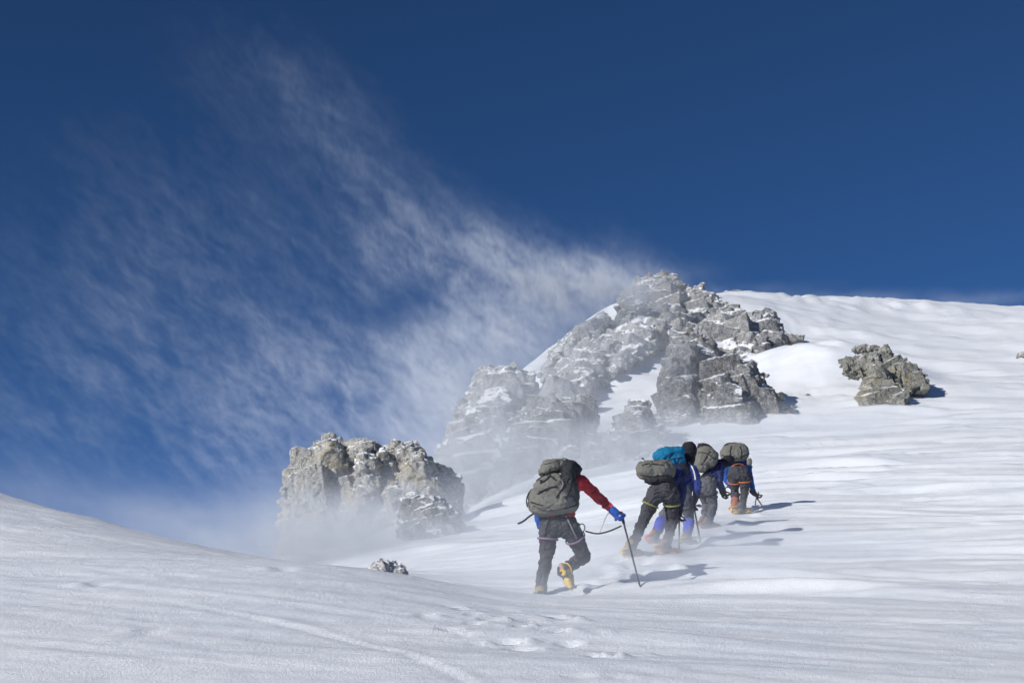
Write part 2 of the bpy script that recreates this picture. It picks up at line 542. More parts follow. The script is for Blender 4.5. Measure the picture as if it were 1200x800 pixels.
M_GREY = rock_material("grey_granite", (0.115, 0.115, 0.118), (0.25, 0.25, 0.25), (0.42, 0.42, 0.415), (0.30, 0.26, 0.17), 0.3, 0.75, 0.62, 0.74)
M_DARK = rock_material("dark_granite", (0.075, 0.075, 0.078), (0.175, 0.175, 0.177), (0.32, 0.32, 0.317), (0.24, 0.19, 0.11), 0.35, 0.6, 0.66, 0.78)
M_WARM = rock_material("pale_lichened_granite", (0.24, 0.23, 0.205), (0.41, 0.397, 0.36), (0.56, 0.545, 0.50), (0.46, 0.38, 0.22), 0.7, 0.6, 0.66, 0.78)
M_FLANK = rock_material("rimed_granite", (0.14, 0.14, 0.143), (0.28, 0.28, 0.28), (0.43, 0.43, 0.43), (0.3, 0.28, 0.2), 0.2, 0.85, 0.64, 0.76)
M_SNOWY = rock_material("snow_plastered_granite", (0.32, 0.30, 0.29), (0.42, 0.40, 0.385), (0.52, 0.50, 0.49), (0.4, 0.33, 0.27), 0.3, 0.9, 0.55, 0.72, 0.05)
M_OLIVE = rock_material("olive_granite", (0.11, 0.108, 0.092), (0.25, 0.245, 0.21), (0.40, 0.39, 0.35), (0.32, 0.27, 0.15), 0.5, 0.5, 0.74, 0.86, 0.10)


def hull(rs, c, r, n, power=2.6, rot=None):
    """A rough angular block: the convex hull of points strewn over a superellipsoid."""
    p = rs.normal(size=(n, 3))
    p /= (np.abs(p) ** power).sum(1)[:, None] ** (1 / power)
    p *= rs.uniform(0.86, 1.06, size=(n, 1))
    a = rs.uniform(-0.35, 0.35, 3) if rot is None else rot
    q = np.array(Matrix.Rotation(a[0], 3, "X") @ Matrix.Rotation(a[1], 3, "Y") @ Matrix.Rotation(a[2], 3, "Z"))
    p = (p @ q.T) * np.array(r) + np.array(c)
    bm = bmesh.new()
    vs = [bm.verts.new(v) for v in p]
    res = bmesh.ops.convex_hull(bm, input=vs)
    bmesh.ops.delete(bm, geom=[g for g in res["geom_interior"] if isinstance(g, bmesh.types.BMVert)], context="VERTS")
    v = np.array([x.co for x in bm.verts]); bm.verts.index_update()
    f = [[x.index for x in t.verts] for t in bm.faces]
    bm.free()
    return v, f


def remesh(verts, faces, voxel, smooth_it=0, smooth_f=0.5):
    """Fuse overlapping shells into one continuous surface; returns a plain mesh as arrays."""
    me = bpy.data.meshes.new("fuse")
    me.from_pydata(np.asarray(verts).tolist(), [], faces)
    bm = bmesh.new(); bm.from_mesh(me); bmesh.ops.recalc_face_normals(bm, faces=bm.faces); bm.to_mesh(me); bm.free()
    o = bpy.data.objects.new("fuse", me)
    C.objects.link(o)
    md = o.modifiers.new("r", "REMESH"); md.mode = "VOXEL"; md.voxel_size = voxel; md.adaptivity = 0
    if smooth_it:
        s = o.modifiers.new("s", "SMOOTH"); s.iterations = smooth_it; s.factor = smooth_f
    ev = o.evaluated_get(bpy.context.evaluated_depsgraph_get())
    m2 = ev.to_mesh()
    n = len(m2.vertices); co = np.empty(n * 3); m2.vertices.foreach_get("co", co)
    no = np.empty(n * 3); m2.vertex_normals.foreach_get("vector", no)
    k = len(m2.polygons)
    ls = np.empty(k, dtype=np.int32); m2.polygons.foreach_get("loop_start", ls)
    lt = np.empty(k, dtype=np.int32); m2.polygons.foreach_get("loop_total", lt)
    vi = np.empty(len(m2.loops), dtype=np.int32); m2.loops.foreach_get("vertex_index", vi)
    if k and (lt == 4).all():
        f = vi.reshape(-1, 4)
    else:
        f = [vi[a:a + b].tolist() for a, b in zip(ls, lt)]
    ev.to_mesh_clear()
    bpy.data.objects.remove(o); bpy.data.meshes.remove(me)
    return co.reshape(-1, 3), no.reshape(-1, 3), f


def fuse(parts, voxel, smooth_it=0):
    V, F, off = [], [], 0
    for v, f in parts:
        V.append(v); F += [[i + off for i in t] for t in f]; off += len(v)
    return remesh(np.vstack(V), F, voxel, smooth_it)



def relief(poly, Y, T, lean, step, rs, wob, flat=2.1):
    """A solid block from its outline: full depth in the middle, broken edges, real front and back."""
    poly = np.array(poly, float)
    x0, y0 = poly.min(0) - 2; x1, y1 = poly.max(0) + 2
    gx_, gy_ = np.meshgrid(np.arange(x0, x1 + step, step), np.arange(y0, y1 + step, step))
    X, Yp = gx_.ravel(), gy_.ravel()
    so_ = rs.uniform(0, 90)
    wx_ = wob * (fbm(p2(X / 11.0, Yp / 11.0, so_), 4, 0.65) + 0.8 * np.abs(perlin(p2(X / 6.0, Yp / 6.0, so_ + 7)))); wy_ = wob * (fbm(p2(X / 11.0, Yp / 11.0, so_ + 40), 4, 0.65) + 0.8 * np.abs(perlin(p2(X / 6.0, Yp / 6.0, so_ + 47))))
    qx, qy = X + wx_, Yp + wy_
    ins = np.zeros(len(X), bool); dist = np.full(len(X), 1e9)
    n = len(poly)
    for i in range(n):
        ax, ay = poly[i]; bx, by = poly[(i + 1) % n]
        dx, dy = bx - ax, by - ay
        t = np.clip(((qx - ax) * dx + (qy - ay) * dy) / (dx * dx + dy * dy + 1e-9), 0, 1)
        dist = np.minimum(dist, np.hypot(qx - ax - t * dx, qy - ay - t * dy))
        c = (ay > qy) != (by > qy)
        ins ^= c & (qx < dx * (qy - ay) / (dy + (1e-12 if dy == 0 else 0)) + ax)
    nyy, nxx = gx_.shape
    cell = ins.reshape(nyy, nxx)
    q = cell[:-1, :-1] & cell[1:, :-1] & cell[:-1, 1:] & cell[1:, 1:]
    used = np.zeros((nyy, nxx), bool); cnt = np.zeros((nyy, nxx), int)
    for a_, b_ in ((slice(0, -1), slice(0, -1)), (slice(1, None), slice(0, -1)), (slice(0, -1), slice(1, None)), (slice(1, None), slice(1, None))):
        used[a_, b_] |= q; cnt[a_, b_] += q
    border = used & (cnt < 4)
    D = max(dist[ins].max(), 1e-6)
    dn = np.clip(dist / D, 0, 1)
    prof = np.clip(dn * flat, 0, 1) ** 0.62
    # tilted facets over the face
    kk = 1.0 / (D * 0.95)
    r, off, e = cells(np.stack([X * kk, Yp * kk * 0.85, np.full(len(X), so_)], 1), int(so_))
    fac = 0.42 * ((r[:, 1:3] - 0.5) * off[:, :2]).sum(1) * 2 + 0.16 * (r[:, 0] - 0.5)
    r, off, e = cells(np.stack([X * kk * 2.6, Yp * kk * 2.2, np.full(len(X), so_ + 9)], 1), int(so_))
    fac += 0.20 * ((r[:, 1:3] - 0.5) * off[:, :2]).sum(1) * 2 + 0.05 * (r[:, 0] - 0.5)
    t = T * prof * (1 + 1.1 * fac)
    t[border.ravel()] = 0.0
    pyb = poly[:, 1].max()
    Yc = Y + lean * (pyb - Yp)
    u = (X - 600.0) / FPX; v = (400.0 - Yp) / FPX
    dy_ = math.cos(PITCH) - v * math.sin(PITCH); dz_ = math.sin(PITCH) + v * math.cos(PITCH)
    def at(Yv, fade):
        # outline fixed at the centre depth; thickness added along the ground direction
        s_ = Yc / dy_
        return np.stack([EYE[0] + u * s_, EYE[1] + Yc + fade, EYE[2] + dz_ * s_], 1)
    front = at(Yc, -t); back = at(Yc, 0.7 * t)
    idx = np.full(nyy * nxx, -1); ids = np.where(used.ravel())[0]
    idx[ids] = np.arange(len(ids))
    inner = np.where((used & ~border).ravel())[0]
    idb = idx.copy(); idb[inner] = len(ids) + np.arange(len(inner))
    V = np.vstack([front[ids], back[inner]])
    qi = np.where(q)
    base = qi[0] * nxx + qi[1]
    F = []
    for b in base:
        f4 = (b, b + 1, b + 1 + nxx, b + nxx)
        F.append([idx[k] for k in f4]); F.append([idb[k] for k in reversed(f4)])
    return V, F


def in_poly(poly, X, Yp):
    poly = np.array(poly, float); n = len(poly)
    ins = np.zeros(len(X), bool); dist = np.full(len(X), 1e9)
    for i in range(n):
        ax, ay = poly[i]; bx, by = poly[(i + 1) % n]
        dx, dy = bx - ax, by - ay
        t = np.clip(((X - ax) * dx + (Yp - ay) * dy) / (dx * dx + dy * dy + 1e-9), 0, 1)
        dist = np.minimum(dist, np.hypot(X - ax - t * dx, Yp - ay - t * dy))
        c = (ay > Yp) != (by > Yp)
        ins ^= c & (X < dx * (Yp - ay) / (dy + (1e-12 if dy == 0 else 0)) + ax)
    return ins, dist


def block(rs, c, r, rot):
    """One joint block: a skewed box with knocked off corners and flat broken faces."""
    P8 = []
    for sx in (-1, 1):
        for sy in (-1, 1):
            for sz in (-1, 1):
                p = np.array([sx, sy, sz], float) * rs.uniform(0.72, 1.05, 3)
                if rs.rand() < 0.45:                                  # chip this corner
                    k = rs.uniform(0.35, 0.75)
                    for ax in range(3):
                        q = p.copy(); q[ax] *= 1 - k
                        P8.append(q)
                else:
                    P8.append(p)
    P8 = np.array(P8)
    P8[:, 0] += rs.uniform(-.25, .25) * P8[:, 2]; P8[:, 1] += rs.uniform(-.35, .1) * P8[:, 2] * -1
    P8 = (P8 * np.array(r)) @ rot.T + np.array(c)
    bm = bmesh.new()
    vs = [bm.verts.new(v) for v in P8]
    res = bmesh.ops.convex_hull(bm, input=vs)
    bmesh.ops.delete(bm, geom=[g for g in res["geom_interior"] if isinstance(g, bmesh.types.BMVert)], context="VERTS")
    bm.verts.index_update()
    v = np.array([x.co for x in bm.verts]); f = [[x.index for x in t.verts] for t in bm.faces]
    bm.free()
    return v, f


def rock(label, polys, mat, voxel, seed, rough=1.0, name="rock_outcrop", step=1.0, wob=1.6, facet=1.0, flat=2.1, big=0.30, tilt=None, proud=0.55):
    rs = np.random.RandomState(seed)
    tl = tilt if tilt is not None else rs.uniform(-20, 20)
    parts = []
    for (p, Y, T, lean) in polys:
        parts.append(relief(p, Y, T * 0.72, lean, step, rs, wob * 0.7, 2.6))
        pa = np.array(p, float)
        x0, y0 = pa.min(0); x1, y1 = pa.max(0)
        gx_, gy_ = np.meshgrid(np.arange(x0, x1 + step, step * 1.5), np.arange(y0, y1 + step, step * 1.5))
        X, Yp = gx_.ravel(), gy_.ravel()
        ins, dist = in_poly(p, X, Yp)
        X, Yp, dist = X[ins], Yp[ins], dist[ins]
        if len(X) < 4: continue
        D = dist.max(); size = max(x1 - x0, min(y1 - y0, 90))
        cov = np.zeros(len(X), bool); tries = 0
        rmax = max(min(D * 0.95, size * big), 2.5); rmin = max(size * 0.035, 1.8)
        while cov.mean() < 0.985 and tries < 220:
            tries += 1
            un = np.where(~cov)[0]
            i = un[np.argmax(dist[un] * rs.uniform(0.3, 1.0, len(un)))]
            cap_r = rmax * rs.uniform(0.45, 1.0)
            r = np.clip(dist[i] * rs.uniform(0.78, 0.98), rmin, cap_r)
            rx, rz = r * rs.uniform(0.8, 1.15), r * rs.uniform(0.75, 1.2)
            cov |= ((X - X[i]) / rx) ** 2 + ((Yp - Yp[i]) / rz) ** 2 < 0.85
            Yc = Y + lean * (y1 - Yp[i])
            s_ = Yc / FPX / math.cos(PITCH)
            dn = min(dist[i] / D * flat, 1)
            front = T * (0.35 + 0.65 * dn ** 0.7) * rs.uniform(0.82, 1.12)
            ry = max(r * s_ * 1.1, T * 0.35)
            c = P(X[i], Yp[i], Yc - front + ry * proud)
            rot = Matrix.Rotation(R(tl + rs.uniform(-14, 14)), 3, "Y") @ Matrix.Rotation(R(rs.uniform(-16, 16)), 3, "X") @ Matrix.Rotation(R(rs.uniform(-32, 32)), 3, "Z")
            parts.append(block(rs, c, (rx * s_ * .98, ry, rz * s_ * .98), np.array(rot)))
    v, no, f = fuse(parts, voxel)
    S = max(v[:, 0].max() - v[:, 0].min(), v[:, 2].max() - v[:, 2].min())
    k = facet / (S * 0.10)
    a = S * rough / facet
    p = v * np.array([1.2, 1.0, 0.85])
    d = np.zeros(len(v))
    for m_, am, st in ((1.0, 0.014, 0.004), (2.6, 0.010, 0.003)):
        r, off, e = cells(p * k * m_, seed + int(m_))
        d += a * am * ((r[:, 1:4] - 0.5) * off).sum(1) * 2 + a * st * (r[:, 0] - 0.5) * 2 - a * st * np.exp(-(e / 0.05) ** 2)
    d += a * 0.004 * fbm(p * k * 3.0, 4, 0.55)
    v = v + no * d[:, None]
    base = v[:, 2].min()
    loc = np.array([v[:, 0].mean(), v[:, 1].mean(), base])
    o = mesh_np(name, v - loc, f, mat, smooth=True)
    o.location = loc
    return tag(o, label, "rock", "rocks breaking through the snow")


rock("large pale lichened crag rising beside the drifting snow, left of the climbers", [
    ([(330, 690), (333, 600), (338, 560), (340, 548), (350, 538), (362, 530), (371, 527), (373, 521), (384, 515), (392, 513), (400, 521), (405, 523), (412, 518), (425, 514), (434, 519), (438, 523), (450, 524),
      (456, 529), (461, 524), (468, 521), (490, 521), (497, 533), (508, 540), (520, 549), (532, 560), (539, 572), (538, 590), (540, 640), (520, 680), (430, 695)], 38.2, 1.2, 0.006),
    ([(331, 690), (334, 600), (339, 560), (352, 541), (372, 529), (385, 517), (392, 515), (400, 528), (407, 540), (405, 560), (398, 590), (402, 640), (395, 690)], 37.4, 1.1, 0.006),
    ([(416, 552), (419, 538), (425, 530), (436, 532), (444, 546), (441, 556), (428, 558)], 37.0, .7, 0.0),
    ([(410, 528), (424, 516), (434, 521), (436, 534), (424, 540), (412, 540)], 37.9, .7, 0.0),
    ([(440, 534), (447, 525), (455, 531), (456, 545), (446, 548)], 37.7, .6, 0.0),
    ([(461, 536), (466, 523), (488, 522), (495, 534), (478, 546), (466, 548)], 38.0, .8, 0.0),
    ([(466, 575), (470, 552), (483, 531), (496, 537), (510, 548), (514, 575), (512, 600), (480, 605)], 37.0, 1.0, 0.006),
    ([(506, 548), (519, 555), (528, 566), (534, 578), (536, 600), (512, 600), (510, 572)], 38.0, .7, 0.004),
    ([(415, 570), (430, 556), (440, 553), (446, 565), (440, 590), (418, 600)], 36.9, .7, 0.0),
    ([(440, 640), (444, 580), (452, 556), (466, 572), (480, 590), (490, 650)], 36.6, .9, 0.008),
    ([(385, 690), (394, 620), (408, 606), (428, 604), (446, 620), (452, 690)], 36.4, .8, 0.008),
], M_WARM, 0.032, 11, 0.50, step=0.9)
rock("snow skirted grey boulder below the right end of the pale crag", [
    ([(468, 645), (469, 600), (474, 590), (482, 581), (500, 580), (514, 582), (527, 595), (538, 607), (543, 616), (545, 640)], 32.9, .7, 0.008),
    ([(474, 640), (476, 612), (484, 600), (505, 590), (520, 598), (526, 615), (528, 645)], 32.4, .5, 0.01)], M_DARK, 0.024, 21, 0.6, name="boulder", step=0.7, flat=3.2)
rock("small snow plastered rock showing at the foreground snow crest", [
    ([(428, 690), (431, 667), (436, 660), (446, 656), (455, 657), (458, 664), (455, 690)], 17.6, .22, 0.002),
    ([(450, 690), (452, 662), (460, 658), (472, 663), (477, 671), (478, 690)], 17.7, .2, 0.002)], M_SNOWY, 0.012, 31, 0.7, name="boulder", step=0.6, wob=1.0)
rock("broad rimed rock face falling away leftwards behind the pale crag", [
    ([(498, 640), (505, 580), (512, 545), (520, 520), (530, 498), (545, 470), (556, 452), (561, 434), (575, 432), (600, 428), (618, 436), (628, 452), (624, 476), (606, 498), (596, 530), (600, 640)], 46.5, 2.2, 0.095),
    ([(540, 560), (556, 500), (575, 474), (590, 480), (594, 505), (580, 560)], 55.0, 1.8, 0.10),
    ([(505, 620), (514, 560), (528, 540), (545, 548), (556, 590), (550, 630)], 51.0, 1.6, 0.10)], M_FLANK, 0.085, 41, 0.45, step=1.2, facet=1.6, big=.42)
rock("grey rock wall under the snow band between summit and bright gully", [
    ([(592, 530), (602, 505), (618, 480), (634, 470), (648, 442), (660, 424), (680, 410), (705, 401), (722, 388), (740, 372), (800, 366), (818, 390), (792, 402), (760, 406), (732, 426), (702, 449), (688, 466), (686, 530)], 51.5, 2.4, 0.182),
    ([(655, 460), (668, 425), (700, 408), (712, 420), (700, 450), (680, 468)], 61.0, 2.0, 0.18),
    ([(610, 500), (626, 476), (646, 450), (664, 450), (660, 490), (630, 510)], 55.5, 2.0, 0.18),
    ([(715, 440), (722, 402), (745, 383), (768, 386), (770, 405), (745, 425)], 65.0, 1.8, 0.18)], M_FLANK, 0.08, 45, 0.42, step=1.2, facet=1.5, flat=3.5, big=.42)
rock("narrow snow streaked rib on the skyline left of the summit crag", [
    ([(632, 450), (640, 425), (650, 410), (662, 396), (672, 386), (690, 376), (705, 366), (714, 374), (712, 388), (700, 399), (676, 409), (660, 424), (648, 446)], 69.5, 1.6, 0.16)], M_FLANK, 0.07, 47, 0.6, step=1.0, facet=1.3)
rock("massive flat topped grey block below the rimed face", [
    ([(570, 590), (580, 556), (590, 535), (592, 520), (596, 505), (610, 490), (616, 483), (632, 472), (650, 466), (690, 465), (697, 475), (698, 510), (700, 560), (640, 590)], 48.8, 1.5, 0.022),
    ([(604, 560), (612, 500), (630, 478), (660, 470), (676, 478), (672, 520), (660, 560)], 48.2, 1.1, 0.022),
    ([(576, 580), (590, 540), (606, 520), (622, 530), (630, 580)], 47.8, 1.1, 0.02)], M_GREY, 0.05, 51, 0.36, facet=1.3)
rock("low broken rock at the edge of the snow above the red jacket", [
    ([(644, 565), (648, 534), (660, 524), (672, 522), (682, 526), (686, 565)], 46.2, .7, 0.01),
    ([(676, 565), (680, 530), (690, 518), (702, 520), (711, 530), (716, 565)], 46.0, .7, 0.01)], M_GREY, 0.036, 61, 0.6)
rock("rounded grey rock with a knob top beside the bright snow gully", [
    ([(704, 570), (708, 524), (714, 514), (720, 505), (726, 495), (735, 484), (737, 472), (745, 469), (755, 470), (760, 480), (765, 492), (774, 506), (784, 524), (792, 570)], 46.6, 1.3, 0.02),
    ([(736, 492), (738, 474), (746, 470), (756, 472), (760, 484), (756, 496)], 48.6, .8, 0.0),
    ([(712, 560), (722, 515), (740, 500), (758, 510), (764, 560)], 46.0, 1.0, 0.02)], M_GREY, 0.045, 71, 0.38)
rock("dark central crag with snowy ledges above the climbing line", [
    ([(772, 525), (773, 460), (774, 440), (779, 425), (781, 414), (788, 405), (789, 393), (800, 388), (815, 389), (818, 396), (826, 398), (832, 400), (838, 407), (850, 415), (860, 421), (875, 423), (885, 432),
      (890, 442), (900, 455), (908, 465), (916, 475), (930, 486), (930, 520)], 55.8, 1.5, 0.024),
    ([(820, 525), (822, 456), (830, 446), (845, 441), (858, 442), (866, 456), (884, 475), (894, 525)], 54.4, 1.2, 0.02),
    ([(776, 525), (779, 446), (795, 441), (812, 442), (816, 465), (812, 525)], 54.8, 1.0, 0.015),
    ([(789, 410), (800, 399), (815, 403), (819, 420), (812, 434), (792, 430)], 56.6, .9, 0.01),
    ([(776, 460), (781, 427), (790, 414), (796, 430), (790, 455), (776, 468)], 56.0, .9, 0.01),
    ([(856, 470), (862, 428), (876, 425), (889, 443), (900, 462), (896, 490)], 55.6, 1.0, 0.02)],
    M_DARK, 0.042, 82, 0.42, flat=3.2, big=.36)
rock("dark summit crag at the top of the ridge against the sky", [
    ([(725, 395), (727, 348), (732, 340), (738, 337), (748, 330), (757, 326), (770, 324), (788, 324), (795, 333), (800, 344), (806, 350), (810, 365), (805, 382), (770, 400)], 78.0, 2.4, 0.15),
    ([(752, 372), (756, 342), (770, 330), (786, 329), (796, 343), (800, 360), (780, 380)], 80.0, 2.0, 0.14),
    ([(732, 386), (735, 360), (745, 350), (758, 362), (766, 394)], 77.5, 1.8, 0.14)],
    M_DARK, 0.065, 91, 0.40, flat=3.4, big=.38)
rock("stepped grey crag on the right shoulder of the summit crag", [
    ([(798, 388), (800, 355), (803, 341), (812, 338), (823, 336), (827, 345), (837, 345), (842, 353), (850, 360), (846, 374), (826, 380), (815, 394)], 78.5, 1.8, 0.14)], M_GREY, 0.06, 95, 0.4)
rock("smooth grey slab crag between the skyline and the central crag", [
    ([(796, 425), (802, 400), (815, 387), (835, 371), (845, 363), (865, 360), (872, 368), (880, 366), (890, 364), (900, 364), (910, 375), (914, 388), (930, 395), (942, 401), (912, 408), (880, 430), (850, 432)], 68.5, 2.0, 0.12),
    ([(856, 422), (866, 388), (886, 368), (902, 368), (910, 384), (900, 405), (878, 424)], 68.8, 1.6, 0.115)],
    M_GREY, 0.06, 101, 0.34, facet=1.2, flat=3.4)
rock("small rimed rock on the skyline right of the summit crag", [
    ([(838, 356), (842, 346), (850, 341), (858, 343), (864, 340), (870, 345), (876, 349), (878, 356)], 97.5, .8, 0.05)], M_FLANK, 0.06, 111, 0.7, step=0.7)
rock("split olive grey rock standing alone on the right snow slope", [
    ([(985, 421), (1003, 418), (1030, 413), (1034, 426), (1016, 434), (1008, 444), (1000, 442), (990, 436)], 58.6, .8, 0.01),
    ([(1014, 440), (1018, 426), (1034, 416), (1060, 424), (1078, 436), (1084, 456), (1062, 466), (1030, 462)], 58.6, .9, 0.015),
    ([(1030, 432), (1031, 411), (1037, 405), (1042, 406), (1045, 420), (1045, 433)], 58.8, .6, 0.008),
    ([(1004, 466), (1018, 440), (1020, 428), (1030, 424), (1034, 435), (1046, 448), (1065, 464), (1062, 480), (1022, 490)], 56.4, .9, 0.02),
    ([(1033, 435), (1045, 426), (1062, 424), (1070, 430), (1080, 438), (1086, 448), (1088, 460), (1056, 462), (1042, 446)], 58.2, .9, 0.015),
    ([(998, 411), (1003, 406), (1025, 405), (1034, 410), (1020, 412), (1006, 413)], 60.4, .5, 0.01)], M_OLIVE, 0.026, 121, 0.18, step=0.6, wob=0.9, facet=0.8, flat=4.0, big=.5)
rock("thin rock rib half buried in the snow bank", [
    ([(886, 446), (889, 438), (900, 438), (915, 444), (930, 448), (946, 453), (940, 456), (905, 452)], 62.0, .4, 0.03)], M_FLANK, 0.03, 131, 0.5, step=0.6, wob=0.8)
rock("little stone lying in the snow bank below the rock rib", [
    ([(941, 470), (942, 464), (947, 462), (951, 465), (950, 471)], 59.5, .2, 0.01)], M_OLIVE, 0.02, 141, 0.5, name="stone", step=0.5, wob=0.4)
rock("low dark rock half buried at the right edge of the slope", [
    ([(1192, 418), (1194, 414), (1200, 413), (1215, 414), (1218, 419)], 71.0, .5, 0.03)], M_OLIVE, 0.035, 151, 0.6, step=0.7)
# ================================================================== climbers
from mathutils.bvhtree import BVHTree

CL = {
    "red": cloth("red_shell_fabric", (0.56, 0.036, 0.050)),
    "char": cloth("charcoal_trouser_fabric", (0.050, 0.050, 0.058), frost=0.12),
    "grey": cloth("grey_trouser_fabric", (0.085, 0.085, 0.098), frost=0.15),
    "black": cloth("black_fleece", (0.022, 0.022, 0.027)),
    "blue": cloth("royal_blue_shell_fabric", (0.025, 0.042, 0.20)),
    "navy": cloth("navy_shell_fabric", (0.022, 0.032, 0.11)),
    "sky": cloth("mid_blue_shell_fabric", (0.022, 0.075, 0.27)),
    "violet": cloth("violet_blue_gaiter_fabric", (0.06, 0.09, 0.46)),
    "orange": cloth("orange_gaiter_fabric", (0.30, 0.10, 0.07)),
    "glove": cloth("blue_glove_fabric", (0.015, 0.075, 0.34)),
    "packgrey": cloth("olive_grey_pack_nylon", (0.165, 0.16, 0.140), var=0.10, scale=6),
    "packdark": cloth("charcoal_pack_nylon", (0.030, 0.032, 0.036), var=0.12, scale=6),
    "teal": cloth("teal_pack_nylon", (0.010, 0.16, 0.31), var=0.12, scale=6),
}
M_SKIN = plain("wind_burnt_skin", (0.48, 0.27, 0.19), 0.6)
M_STRAP = plain("black_webbing", (0.022, 0.022, 0.025), 0.8, 0.2)
M_GREYSTRAP = plain("grey_webbing", (0.22, 0.22, 0.23), 0.8, 0.2)
M_MAUVE = plain("mauve_webbing", (0.22, 0.15, 0.25), 0.8, 0.2)
M_LIME = plain("faded_lime_webbing", (0.22, 0.23, 0.08), 0.8, 0.2)
M_ORANGE = plain("orange_webbing", (0.50, 0.15, 0.07), 0.8, 0.2)
M_WHITE = plain("white_piping", (0.7, 0.7, 0.72), 0.7)
M_YELLOW = plain("yellow_plastic", (0.72, 0.47, 0.05), 0.5, 0.4)
M_BOOT = plain("yellow_tan_boot_leather", (0.30, 0.22, 0.10), 0.8)
M_BOOTO = plain("orange_boot_rand", (0.33, 0.15, 0.085), 0.8)
M_BOOTG = plain("grey_boot_leather", (0.16, 0.14, 0.12), 0.7)
M_SOLE = plain("black_rubber_sole", (0.035, 0.034, 0.034), 0.8)
M_STEEL = plain("worn_steel", (0.32, 0.32, 0.33), 0.4, 0.5, 0.8)
M_DARKMETAL = plain("dark_anodised_shaft", (0.06, 0.06, 0.075), 0.4, 0.5, 0.4)
M_ROPE = plain("dark_braided_cord", (0.05, 0.04, 0.05), 0.85, 0.1)
M_PALECORD = plain("pale_cord", (0.5, 0.46, 0.36), 0.85, 0.1)
M_GOGGLE = plain("smoked_goggle_lens", (0.02, 0.02, 0.03), 0.12, 0.6)


def frame_from(d):
    d = d / np.linalg.norm(d)
    a = np.array([0, 0, 1.0]) if abs(d[2]) < 0.9 else np.array([1.0, 0, 0])
    u = np.cross(a, d); u /= np.linalg.norm(u)
    return u, np.cross(d, u), d


def tubeprof(p0, d, u, w, rings, seg, flat=1.0):
    V = []
    for (s, r) in rings:
        for k in range(seg):
            a = 2 * math.pi * k / seg
            V.append(p0 + d * s + u * (r * math.cos(a)) + w * (r * flat * math.sin(a)))
    F = []
    for i in range(len(rings) - 1):
        for k in range(seg):
            k2 = (k + 1) % seg
            F.append([i * seg + k, i * seg + k2, (i + 1) * seg + k2, (i + 1) * seg + k])
    F.append(list(range(seg))[::-1]); F.append([(len(rings) - 1) * seg + k for k in range(seg)])
    return np.array(V), F


def cap(p0, p1, r0, r1, seg=16):
    """Tapered limb segment with rounded ends."""
    p0 = np.array(p0, float); p1 = np.array(p1, float)
    L = np.linalg.norm(p1 - p0)
    if L < 1e-6: p1 = p0 + np.array([0, 0, 1e-4]); L = 1e-4
    u, w, d = frame_from(p1 - p0)
    rings = [(-r0 * math.cos(t), max(r0 * math.sin(t), 1e-4)) for t in np.linspace(0.05, math.pi / 2, 5)]
    rings += [(L + r1 * math.sin(t), max(r1 * math.cos(t), 1e-4)) for t in np.linspace(0, math.pi / 2 - 0.05, 5)]
    return tubeprof(p0, d, u, w, rings, seg)


def ell(c, r, axes=None):
    """Ellipsoid; axes rows are its unit axes."""
    V, F = [], []
    n, m = 10, 18
    A = np.eye(3) if axes is None else np.array(axes)
    for i in range(n + 1):
        t = math.pi * (0.01 + 0.98 * i / n)
        for k in range(m):
            a = 2 * math.pi * k / m
            p = np.array([math.sin(t) * math.cos(a), math.sin(t) * math.sin(a), math.cos(t)]) * np.array(r)
            V.append(np.array(c) + p @ A)
    for i in range(n):
        for k in range(m):
            k2 = (k + 1) % m
            F.append([i * m + k, (i + 1) * m + k, (i + 1) * m + k2, i * m + k2])
    F.append(list(range(m))[::-1] if False else list(range(m))); F.append([n * m + k for k in range(m)][::-1])
    return np.array(V), F


def join(parts):
    V, F, off = [], [], 0
    for v, f in parts:
        V.append(v); F += [[i + off for i in t] for t in f]; off += len(v)
    return np.vstack(V), F


def sewn(name, parts, voxel, mat, parent, wrinkle=0.006, smooth_it=4, seed=0.0, label=None):
    v, no, f = fuse(parts, voxel, smooth_it)
    if wrinkle:
        q = v * np.array([9, 9, 13.0]) + seed
        w = perlin(q + 0.9 * np.stack([perlin(q * .6), perlin(q * .6 + 9), perlin(q * .6 + 19)], 1))
        d = -wrinkle * 1.3 * np.exp(-(w / 0.16) ** 2) + wrinkle * 1.1 * w + wrinkle * 0.6 * perlin(v * 27 + seed)
        v = v + no * d[:, None]
    o = mesh_np(name, v - np.array(parent.location if parent else (0, 0, 0)), f, mat)
    if parent is not None:
        o.parent = parent; o.matrix_parent_inverse = Matrix.Identity(4)
    if label: o["label"] = label
    return o


def raw(name, parts, mat, parent, smooth=True, label=None, gp=None):
    """Joined loose shells as one mesh; gp = grandparent location when the parent sits at its own origin."""
    v, f = join(parts)
    off = np.array(gp if gp is not None else parent.location)
    o = mesh_np(name, v - off, f, mat, smooth)
    o.parent = parent; o.matrix_parent_inverse = Matrix.Identity(4)
    if label: o["label"] = label
    return o


